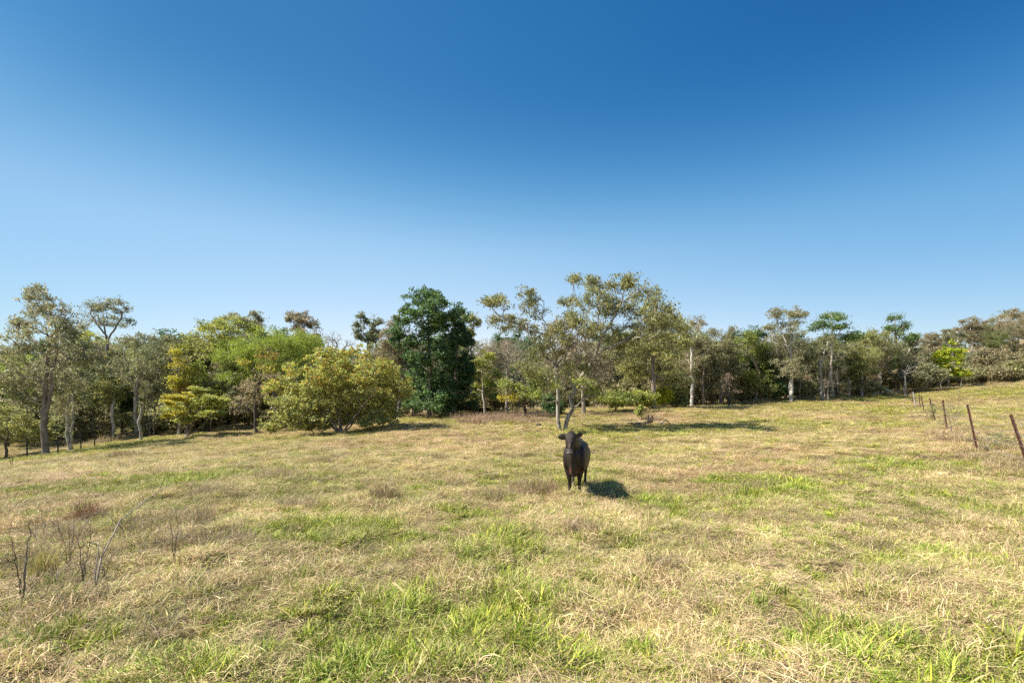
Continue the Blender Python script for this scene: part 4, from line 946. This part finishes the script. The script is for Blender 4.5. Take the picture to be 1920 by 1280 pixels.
def tapered(P, rad, mat, name):
    s = 7; tang = unit(np.gradient(P, axis=0)); u = unit(np.cross(tang, np.array([.31, .2, .93]))); v = np.cross(tang, u)
    an = np.linspace(0, 2 * np.pi, s, endpoint=False)
    ring = P[:, None] + rad[:, None, None] * (u[:, None] * np.cos(an)[None, :, None] + v[:, None] * np.sin(an)[None, :, None])
    k = len(P); ii = np.arange(k * s).reshape(k, s)
    f = np.stack([ii[:-1], np.roll(ii[:-1], -1, 1), np.roll(ii[1:], -1, 1), ii[1:]], -1).reshape(-1, 4)
    fl = np.concatenate([f.ravel(), ii[0][::-1], ii[-1]]); lt = np.concatenate([np.full(len(f), 4), [s, s]])
    return np_mesh(name, ring.reshape(-1, 3), fl, lt, mat, True)
stick('fallen_log', 'dark fallen log with two upright broken prongs lying on the sunny slope',
      [[(1221, 29, .12), (1205, 28.8, .08), (1192, 28.6, .1), (1177, 28.4, .14)], [(1217, 29, .1, .8), (1216, 29, .35), (1214.5, 29, .60)], [(1221.5, 29, .0, .8), (1222.5, 29, .3), (1223.5, 29, .55)]], .11, 'dark', 'log')
stick('fallen_branch', 'thin curved fallen branch right of the two-pronged log', [[(1234, 28.5, .08), (1240, 28.6, .15), (1248, 28.8, .34), (1253, 28.9, .12), (1258, 29, .05)]], .05, 'brown')
stick('fallen_stick', 'short dark stick lying in grass left of the two-pronged log', [[(1141, 26.5, .09), (1148, 26.3, .12), (1157, 26, .08)]], .03, 'dark')
stick('fallen_tree', 'whitened fallen tree lying under the gums at the far right of the belt', [[(1672, 56, .5), (1650, 56, 1.0), (1632, 56, 1.2), (1618, 56, 1.1)], [(1650, 56, 1.0, .7), (1640, 56, .3), (1634, 56, .0)], [(1640, 56, 1.1, .6), (1625, 56, 2.2), (1618, 56, 2.8)]], .16, 'white', 'tree')
def clod(px, D, r_, name, label):
    rg2 = np.random.default_rng(int(px)); bm = bmesh.new(); bmesh.ops.create_icosphere(bm, subdivisions=3, radius=r_)
    for v in bm.verts:
        v.co = v.co * (1 + .35 * (vnoise(np.array([v.co.x * 9 / r_ * .3 + 5]), np.array([v.co.z * 9 / r_ * .3 + v.co.y * 3 / r_]))[0] - .5)); v.co.z *= .7
    me = bpy.data.meshes.new(name); bm.to_mesh(me); bm.free(); me.materials.append(BARK['dark']); o = link(name, me, None, at(px, D, r_ * .4)); tag(o, label, 'stump'); return o
clod(1010, 27, .17, 'tree_stump', 'small dark rotten stump left of the twin grey stems')

def blades(n_, rng_, r_=.16, L=(.1, .25), W=(.003, .005), up=(.2, .9), cols=None, lean_=1.0, droop=.8, segs=3, lump=0):
    """curved tapering grass blades as numpy arrays"""
    ang = rng_.uniform(0, 2 * np.pi, n_); rr = r_ * np.sqrt(rng_.random(n_))
    base = np.stack([rr * np.cos(ang), rr * np.sin(ang), np.full(n_, -.015)], -1)
    if lump: base[:, 2] += rng_.random(n_) ** 2 * .05
    az = rng_.uniform(0, 2 * np.pi, n_); el = rng_.uniform(up[0], up[1], n_) * np.pi / 2
    Ls = rng_.uniform(L[0], L[1], n_); Ws = rng_.uniform(W[0], W[1], n_)
    dr = rng_.uniform(.3, 1.0, n_) * droop
    hd = np.stack([np.cos(az), np.sin(az), np.zeros(n_)], -1)
    tw = rng_.uniform(-1, 1, n_); perp = np.stack([-np.sin(az), np.cos(az), tw * .8], -1); perp = unit(perp)
    pts = [base]; e = el.copy(); p = base.copy()
    for s in range(segs):
        d = hd * np.cos(e)[:, None] + np.array([0, 0, 1.]) * np.sin(e)[:, None]
        p = p + d * (Ls / segs)[:, None]; p[:, 2] = np.maximum(p[:, 2], .004 + .01 * rng_.random(n_)); pts.append(p.copy()); e = e - dr
    wd = [1.0, .95, .65, .0][:segs + 1] if segs == 3 else [1, .7, 0]
    V = []
    for s in range(segs):
        V.append(pts[s] - perp * (Ws * wd[s] / 2)[:, None]); V.append(pts[s] + perp * (Ws * wd[s] / 2)[:, None])
    V.append(pts[segs])
    k = 2 * segs + 1; V = np.stack(V, 1).reshape(-1, 3)
    b0 = (np.arange(n_) * k)[:, None]
    fl = []
    quads = []
    for s in range(segs - 1): quads.append(b0 + np.array([2 * s, 2 * s + 1, 2 * s + 3, 2 * s + 2]))
    tri = b0 + np.array([2 * segs - 2, 2 * segs - 1, 2 * segs])
    flat_ = np.concatenate([np.concatenate(quads, 1), tri], 1).ravel()
    lt = np.tile([4] * (segs - 1) + [3], n_)
    pal = np.array(cols); c = pal[rng_.integers(0, len(pal), n_)] * rng_.uniform(.65, 1.3, n_)[:, None]
    return V, flat_, lt, np.repeat(c, k, 0)

def grass_mat(name, inst=True, transl=.3):
    m, n_, o_ = new_mat(name)
    a1 = n_.nodes.new('ShaderNodeAttribute'); a1.attribute_name = 'col'; cs = a1.outputs['Color']
    if inst:
        a2 = n_.nodes.new('ShaderNodeAttribute'); a2.attribute_type = 'INSTANCER'; a2.attribute_name = 'tint'
        mm = n_.nodes.new('ShaderNodeMix'); mm.data_type = 'RGBA'; mm.blend_type = 'MULTIPLY'; mm.inputs['Factor'].default_value = 1
        n_.links.new(cs, mm.inputs['A']); n_.links.new(a2.outputs['Color'], mm.inputs['B']); cs = mm.outputs['Result']
    b_ = n_.nodes.new('ShaderNodeBsdfPrincipled'); b_.inputs['Roughness'].default_value = .6; b_.inputs['Specular IOR Level'].default_value = .3
    t_ = n_.nodes.new('ShaderNodeBsdfTranslucent'); mx_ = n_.nodes.new('ShaderNodeMixShader'); mx_.inputs[0].default_value = transl
    n_.links.new(cs, b_.inputs['Base Color']); n_.links.new(cs, t_.inputs[0]); n_.links.new(b_.outputs[0], mx_.inputs[1]); n_.links.new(t_.outputs[0], mx_.inputs[2]); n_.links.new(mx_.outputs[0], o_.inputs[0])
    return m
GM_I = grass_mat('grass_blades', True, .2); GM_O = grass_mat('tussock_blades', False)
STRAW = [(.70, .57, .42), (.60, .47, .33), (.55, .41, .29), (.46, .35, .25), (.78, .67, .50), (.36, .26, .18), (.58, .43, .32), (.42, .46, .14), (.60, .52, .30), (.66, .50, .38), (.30, .22, .15), (.26, .34, .07)]
GREEN = [(.22, .31, .035), (.28, .36, .04), (.34, .40, .05), (.17, .25, .03), (.42, .44, .08), (.55, .48, .24)]

def tussock(name, label, px, D, n_, r_, L, W, up, cols, cat='grass tuft', group=None, droop=.5):
    rg2 = np.random.default_rng(int(px * 7 + D)); V, fl, lt, c = blades(n_, rg2, r_, L, W, up, cols, droop=droop)
    me = np_mesh(name, V, fl, lt, GM_O, False, c); o = link(name, me, None, at(px, D)); tag(o, label, cat, group); return o
RUST = [(.30, .17, .10), (.24, .14, .08), (.36, .23, .14), (.18, .12, .07)]
PINK = [(.46, .33, .24), (.40, .28, .20), (.52, .41, .30), (.33, .23, .16)]
DRYG = [(.36, .32, .14), (.30, .27, .12), (.44, .38, .2), (.22, .21, .09), (.26, .19, .11)]
YG = [(.46, .38, .15), (.38, .34, .12), (.52, .43, .22), (.28, .29, .08)]
tussock('grass_tussock', 'brown-green grass tussock with a dark shaded base left of the cow', 722, 8.0, 700, .28, (.15, .42), (.004, .007), (.45, 1.0), DRYG + RUST, 'grass tussock')
tussock('grass_tussock', 'low rusty-brown tussock close to the cow\'s front legs', 1000, 8.9, 900, .5, (.12, .4), (.004, .007), (.3, 1.0), RUST + PINK, 'grass tussock')
tussock('weed_clump', 'rusty brown dead weed clump on the left of the paddock', 165, 6.6, 700, .17, (.2, .5), (.003, .005), (.4, 1.0), RUST, 'weed')
tussock('grass_tuft', 'tall yellow-green grass tuft between the dead stems at lower left', 80, 4.35, 260, .09, (.2, .45), (.004, .007), (.7, 1.0), YG, 'grass tuft', droop=.25)
tussock('weed_clump', 'spindly green-brown weed clump behind the long leaning dead stem', 275, 5.9, 600, .35, (.15, .5), (.003, .005), (.5, 1.0), DRYG, 'weed')
tussock('grass_tussock', 'dark mounded grass tussock at the foot of the picture\'s left third', 270, 3.2, 500, .2, (.1, .25), (.004, .006), (.2, .9), DRYG + PINK, 'grass tussock')
tussock('grass_tussock', 'pinkish dry tussock beyond the two-pronged log', 1219, 31, 500, .6, (.2, .6), (.01, .02), (.4, 1.0), PINK, 'grass tussock')
tussock('grass_tussock', 'brown mound of dead grass on the left below the shade', 238, 21, 900, .7, (.15, .45), (.008, .014), (.3, 1.0), RUST + DRYG, 'grass tussock')
for i, (px, D, r_) in enumerate([(1865, 11.5, .8), (1900, 10, .5), (1800, 15, .7), (1760, 22, .8), (1742, 27, 1.0), (1735, 31, .9), (1715, 40, 1.2), (1700, 48, 1.5), (1785, 17.5, .8)]):
    tussock('fence_tussock', 'pinkish dry grass heaped along the rusty wire fence', px, D, 900, r_, (.15, .42), (.004 + D * .0003, .007 + D * .0004), (.1, .9), [(.50, .38, .24), (.44, .33, .20), (.38, .27, .17), (.34, .30, .12), (.30, .21, .13)], 'grass tussock', 'dry grass heaps under the wire fence')
for i, (px, D) in enumerate([(910, 37), (950, 36), (970, 34), (1000, 35), (880, 36), (930, 33), (900, 31), (990, 31)]):
    tussock('rank_tussock', 'rank pinkish dry grass at the paddock dip left of the twin stems', px, D, 1200, 1.6, (.25, .7), (.012, .02), (.4, 1.0), PINK + RUST, 'rank grass', 'rank grass at the dip')

def weed(name, label, px, D, h, w_, tips_, per, pal, r_=.012, L=.04, W=.02, cat='weed', bark='brown', spread=.05, leanx=0.0, rt=.0022, stemsn=3, min_z=.05):
    rg2 = np.random.default_rng(int(px * 3 + D * 11)); o = at(px, D)
    stems = []
    for i in range(stemsn):
        a = rg2.uniform(0, 6.28); k = rg2.uniform(.2, .6) * w_
        stems.append(np.array([(0, 0, -.04), (math.cos(a) * k * .3, math.sin(a) * k * .3, h * .35), (math.cos(a) * k + leanx * .5, math.sin(a) * k, h * .75)]))
    tm, cm = tree_meshes(stems, [(leanx, 0, h * .7, w_, w_, h * .32), (0, 0, h * .4, w_ * .6, w_ * .6, h * .2)], rg2, pal=pal, tips=tips_, per=per, L=L, W=W, spread=spread, r=r_, rt=rt, bark=bark, bf=.2, step=h * .07, jit=h * .01, min_z=h * min_z)
    e = empty(name, o); tag(e, label, cat); link('stem', tm, e)
    if cm: link('foliage', cm, e)
    return e
weed('weed_shrub', 'low grey-green weed bush leaning from the second nearest fence post', 1850, 12.9, .55, .5, 200, 9, 'weed', leanx=.5, L=.03, W=.012)
weed('weed_plant', 'leggy green weed growing against the fourth nearest fence post', 1748, 24.4, 1.1, .22, 90, 6, 'weed', L=.05, W=.02)
weed('weed_plant', 'small bright green leafy weed above the two-pronged log', 1198, 31, .9, .35, 40, 14, 'ygreen', L=.16, W=.08, spread=.1)
weed('weed_plant', 'thin tall brown weed stalks between the fence posts', 1785, 18, 1.3, .5, 70, 3, 'dry', L=.03, W=.015)
weed('weed_plant', 'sparse wiry weeds behind the third nearest fence post', 1790, 22, 1.6, .5, 80, 4, 'weed', L=.04, W=.02)
D_DK = dict(per=0, pal='dry', bark='brown', rt=.0011)
weed('dead_stem_plant', 'dark forked dead stems standing at the lower left corner', 42, 3.65, .80, .26, 110, r_=.010, stemsn=5, **D_DK)
weed('dead_stem_plant', 'upright bundle of thin dead stems second from the left corner', 156, 4.1, .62, .12, 55, r_=.007, stemsn=6, **D_DK)
weed('dead_stem_plant', 'small dead sprig with wiry tips right of the long leaning stem', 325, 4.55, .58, .24, 110, r_=.006, stemsn=3, **D_DK)
weed('dead_stem_plant', 'wispy dead twigs rising right behind the yellow-green tuft', 130, 4.6, .6, .28, 90, r_=.005, stemsn=5, **D_DK)
stick('leaning_dead_stem', 'long bare dead stem leaning right from the lower left weeds', [[(178, 3.95, 0), (190, 4.1, .28), (225, 4.5, .5), (275, 5.0, .58), (318, 5.4, .62)], [(190, 4.1, .28, .5), (200, 4.0, .42), (214, 3.9, .5)], [(178, 3.95, 0, .7), (180, 4.0, .2), (186, 4.1, .44)]], .0085, 'twig', 'dead stem')
stick('leaning_dead_stem', 'pale dry stalk lying slantwise beneath the long leaning stem', [[(95, 4.0, .05), (120, 4.1, .15), (150, 4.2, .26)]], .005, 'twig', 'dead stem')
stick('dead_twig', 'single dark twig poking from the grass on the left', [[(297, 8.6, 0), (302, 8.6, .12), (309, 8.6, .27)]], .007, 'dark', 'twig')
stick('dead_twig', 'two thin dry twigs standing before the fence at far left', [[(22, 20, 0), (17, 20, .5), (12, 20, .8)], [(22, 20, 0), (23, 20, .4), (20, 20, .6)]], .012, 'dark', 'twig')
weed('dead_stem_plant', 'tangle of fine dry twigs around the base of the long leaning stem', 195, 4.25, .45, .3, 120, r_=.005, stemsn=5, **D_DK)
weed('dead_stem_plant', 'faint dry twig bush behind the wispy dead twigs', 240, 5.4, .5, .4, 150, r_=.005, stemsn=6, **D_DK)
for px, D, r_, hgt in [(360, 6.4, .35, .3), (430, 5.2, .3, .22), (560, 7.3, .4, .25), (850, 9.5, .5, .3), (935, 8.2, .4, .28), (1090, 6.0, .3, .2), (1330, 6.6, .35, .22), (1420, 9.0, .5, .3), (1250, 4.6, .25, .2), (120, 5.6, .35, .35), (520, 10.5, .6, .3), (1560, 12, .6, .3), (300, 11.5, .7, .35), (690, 5.0, .25, .18), (395, 8.4, .5, .3), (1630, 5.3, .3, .22)]:
    tussock('grass_tussock', 'low tan tussock of dead grass out in the open paddock', px, D, 700, r_ * .8, (hgt * .5, hgt * 1.35), (.003, .0055), (.25, 1.0), PINK + DRYG + RUST[:1], 'grass tussock', 'tan tussocks dotted over the paddock')
rg3 = np.random.default_rng(77)
for px, D, r_, hgt in [(60, 4.9, .4, .3), (140, 3.7, .3, .22), (210, 4.7, .35, .28), (330, 5.4, .4, .3), (25, 3.3, .3, .2), (110, 4.1, .3, .25)]:
    tussock('matted_tussock', 'matted brown dead grass around the bases of the dead stems', px, D, 700, r_, (hgt * .4, hgt), (.003, .005), (.1, .9), PINK + DRYG + RUST[:2], 'grass tussock', 'matted dead grass around the dead stems')
edge_src = None
for i in range(80):
    px = rg3.uniform(-40, 1900); D = np.interp(px, edge_x, edge_D) + rg3.uniform(-1.2, 1.5)
    if px > 1760: D = rg3.uniform(60, 66)
    p_ = at(px, D)
    if edge_src is None:
        edge_src = tussock('edge_tussock', 'rank dry grass tuft along the foot of the tree belt', px, D, 500, .9, (.25, .8), (.012, .022), (.45, 1.0), DRYG + PINK + YG[:2], 'rank grass', 'rank grass tufts along the foot of the tree belt')
    else:
        e_ = edge_src.copy(); COL.objects.link(e_); e_.location = p_; e_.rotation_euler = (0, 0, rg3.uniform(0, 6.28)); k_ = rg3.uniform(.6, 1.2); e_.scale = (k_ * 1.3, k_, k_ * rg3.uniform(.6, 1.1))

# ---------------------------------------------------------------- paddock grass (instanced clumps on real ground)
def clump_coll(name, makers):
    cc = bpy.data.collections.new(name)
    for i, mk in enumerate(makers):
        V, fl, lt, c = mk(np.random.default_rng(500 + i))
        me = np_mesh('%s_clump' % name, V, fl, lt, GM_I, False, c)
        cc.objects.link(bpy.data.objects.new('%s_clump_%02d' % (name, i), me))
    return cc
dryc = clump_coll('dry', [
    lambda r: blades(170, r, .17, (.05, .16), (.0022, .0042), (.0, .65), STRAW, droop=.45, lump=1),
    lambda r: blades(170, r, .17, (.05, .14), (.0022, .0042), (.0, .40), STRAW, droop=.3, lump=1),
    lambda r: blades(170, r, .17, (.04, .12), (.0024, .0045), (.05, .85), STRAW, droop=.6, lump=1),
    lambda r: blades(120, r, .17, (.06, .17), (.0022, .0038), (.0, .5), STRAW, droop=.6, lump=1),
    lambda r: blades(150, r, .16, (.04, .12), (.003, .006), (.2, 1.0), STRAW + GREEN[:2], droop=.8, lump=1)])
grnc = clump_coll('green', [
    lambda r: blades(60, r, .11, (.08, .19), (.005, .010), (.35, 1.0), GREEN, droop=.5),
    lambda r: blades(80, r, .11, (.06, .14), (.004, .008), (.3, .95), GREEN, droop=.6),
    lambda r: blades(70, r, .12, (.05, .12), (.004, .008), (.1, .85), GREEN, droop=.5)])
def scatter(name, label, coll, x, y, scl, kind, tint, tilt, zoff=0):
    z = ground_z(x, y) + zoff
    me = bpy.data.meshes.new(name); me.vertices.add(len(x)); me.vertices.foreach_set('co', np.stack([x, y, z], -1).astype(np.float32).ravel())
    rot = np.stack([tilt[:, 0], tilt[:, 1], rngs.uniform(0, 6.28, len(x))], -1).astype(np.float32)
    for nm, ty, ar in (('rot', 'FLOAT_VECTOR', rot), ('scl', 'FLOAT_VECTOR', scl.astype(np.float32))):
        me.attributes.new(nm, ty, 'POINT').data.foreach_set('vector', ar.ravel())
    me.attributes.new('kind_ix', 'INT', 'POINT').data.foreach_set('value', kind.astype(np.int32))
    c4 = np.ones((len(x), 4), np.float32); c4[:, :3] = tint
    me.attributes.new('tint', 'FLOAT_COLOR', 'POINT').data.foreach_set('color', c4.ravel())
    me.update()
    o = link(name, me); tag(o, label, kind='stuff')
    g = bpy.data.node_groups.new(name, 'GeometryNodeTree')
    g.interface.new_socket('Geometry', in_out='INPUT', socket_type='NodeSocketGeometry'); g.interface.new_socket('Geometry', in_out='OUTPUT', socket_type='NodeSocketGeometry')
    N_ = g.nodes; gi = N_.new('NodeGroupInput'); go = N_.new('NodeGroupOutput'); ip = N_.new('GeometryNodeInstanceOnPoints'); ci = N_.new('GeometryNodeCollectionInfo')
    ci.inputs['Collection'].default_value = coll; ci.inputs['Separate Children'].default_value = True; ci.inputs['Reset Children'].default_value = True
    def na(nm, ty):
        a = N_.new('GeometryNodeInputNamedAttribute'); a.data_type = ty; a.inputs['Name'].default_value = nm; return a.outputs['Attribute']
    e2r = N_.new('FunctionNodeEulerToRotation'); L_k = g.links
    L_k.new(gi.outputs[0], ip.inputs['Points']); L_k.new(ci.outputs[0], ip.inputs['Instance']); ip.inputs['Pick Instance'].default_value = True
    L_k.new(na('kind_ix', 'INT'), ip.inputs['Instance Index']); L_k.new(na('rot', 'FLOAT_VECTOR'), e2r.inputs[0]); L_k.new(e2r.outputs[0], ip.inputs['Rotation'])
    L_k.new(na('scl', 'FLOAT_VECTOR'), ip.inputs['Scale']); L_k.new(ip.outputs[0], go.inputs[0])
    md = o.modifiers.new('grow', 'NODES'); md.node_group = g
    return o
rngs = np.random.default_rng(2024)
def wedge_points(dens, n_try, D1=75.0):
    """random points in the wedge of ground in view (and a step beside it), thinned by dens(D)"""
    D = 1.2 + (D1 - 1.2) * rngs.random(n_try) ** 1.6
    pdf = 1 / (1.6 * (D1 - 1.2)) * ((D - 1.2) / (D1 - 1.2) + 1e-6) ** (1 / 1.6 - 1)
    half = 1.28 * D + 1.5
    x = rngs.uniform(-1, 1, n_try) * half
    per_area = n_try * pdf / (2 * half)
    keep = rngs.random(n_try) < dens(D) / per_area
    return x[keep], D[keep]
def field_fade(x, D):
    """1 over the paddock, thin under the trees"""
    px = CX + F * x / D; lim = np.interp(px, edge_x, edge_D)
    return np.where(D < lim + 3, 1.0, .25)
GSC = lambda D: np.clip(D / 7.0, 1, 12) ** .38
x, D = wedge_points(lambda D: np.where(D < 7, 70, 70 * (7 / D) ** 1.05), 2600000)
k = rngs.random(len(x)) < field_fade(x, D) ; x, D = x[k], D[k]
g_ = green_mask(x, D); k = rngs.random(len(x)) > g_ * .35; x, D, g_ = x[k], D[k], g_[k]
nn_ = len(x)
lum = .60 + .82 * fbm(x * .9 + 50, D * .9, 4) + rngs.uniform(-.16, .16, nn_)
pk_ = sstep(.46, .62, fbm(x * .2, D * .2 + 70, 3))[:, None] * .55; hu = rngs.random(nn_)[:, None]
t_y = np.array([1.01, .96, .78]); t_p = np.array([1.05, .86, .82]); t_g = np.array([.80, .92, .44])
tint = (t_y * (1 - pk_) + t_p * pk_); gg = np.clip(g_ * .75 + (hu[:, 0] < .12) * .5, 0, 1)[:, None]; tint = tint * (1 - gg) + t_g * gg
tint = tint * lum[:, None]
hh = np.clip(-.25 + 2.6 * fbm(x * 1.5 + 9, D * 1.5, 4, .6), .3, 2.2)
path_ = np.exp(-((x - (.84 * D - .9)) / (.45 + .02 * D)) ** 2) * sstep(2, 5, D) * sstep(52, 40, D)
hh = hh * (1 - .75 * path_); lum = lum * (1 + .22 * path_) * (1 + .12 * sstep(6, 16, D))
s_ = GSC(D) * rngs.uniform(.8, 1.25, nn_)
scl = np.stack([s_, s_, .85 * s_ * hh * rngs.uniform(.6, 1.4, nn_) * np.clip(7 / D, .4, 1) ** .5], -1)
scatter('dry_grass', 'dry straw coloured matted grass covering the paddock', dryc, x, D, scl, rngs.integers(0, 5, nn_), tint, rngs.normal(0, .16, (nn_, 2)))
ND = nn_
x, D = wedge_points(lambda D: np.where(D < 7, 85, 85 * (7 / D) ** 1.05), 2600000)
g_ = green_mask(x, D); k = rngs.random(len(x)) < (g_ ** 1.2 * .72 + .14 + .34 * sstep(.43, .62, fbm(x * 2.3 + 4, D * 2.3, 3))) * field_fade(x, D); x, D, g_ = x[k], D[k], g_[k]; nn_ = len(x)
lum = .70 + .5 * fbm(x * 1.1 + 20, D * 1.1, 3) + rngs.uniform(-.15, .15, nn_)
yl = rngs.random(nn_)[:, None] * .6; tint = (np.array([.92, 1.0, .9]) * (1 - yl) + np.array([1.35, 1.08, .8]) * yl) * lum[:, None]
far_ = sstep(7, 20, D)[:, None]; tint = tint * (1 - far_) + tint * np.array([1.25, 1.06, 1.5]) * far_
s_ = GSC(D) * rngs.uniform(.75, 1.2, nn_) * (.75 + .4 * g_)
scl = np.stack([s_, s_, s_ * rngs.uniform(.7, 1.2, nn_) * np.clip(7 / D, .5, 1) ** .4], -1)
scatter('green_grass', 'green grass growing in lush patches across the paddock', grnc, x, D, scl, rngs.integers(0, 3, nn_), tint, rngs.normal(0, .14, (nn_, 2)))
print('grass clumps', ND, nn_, 'objects', len(bpy.data.objects), 'tris', sum(len(me.loops) - 2 * len(me.polygons) for me in bpy.data.meshes))
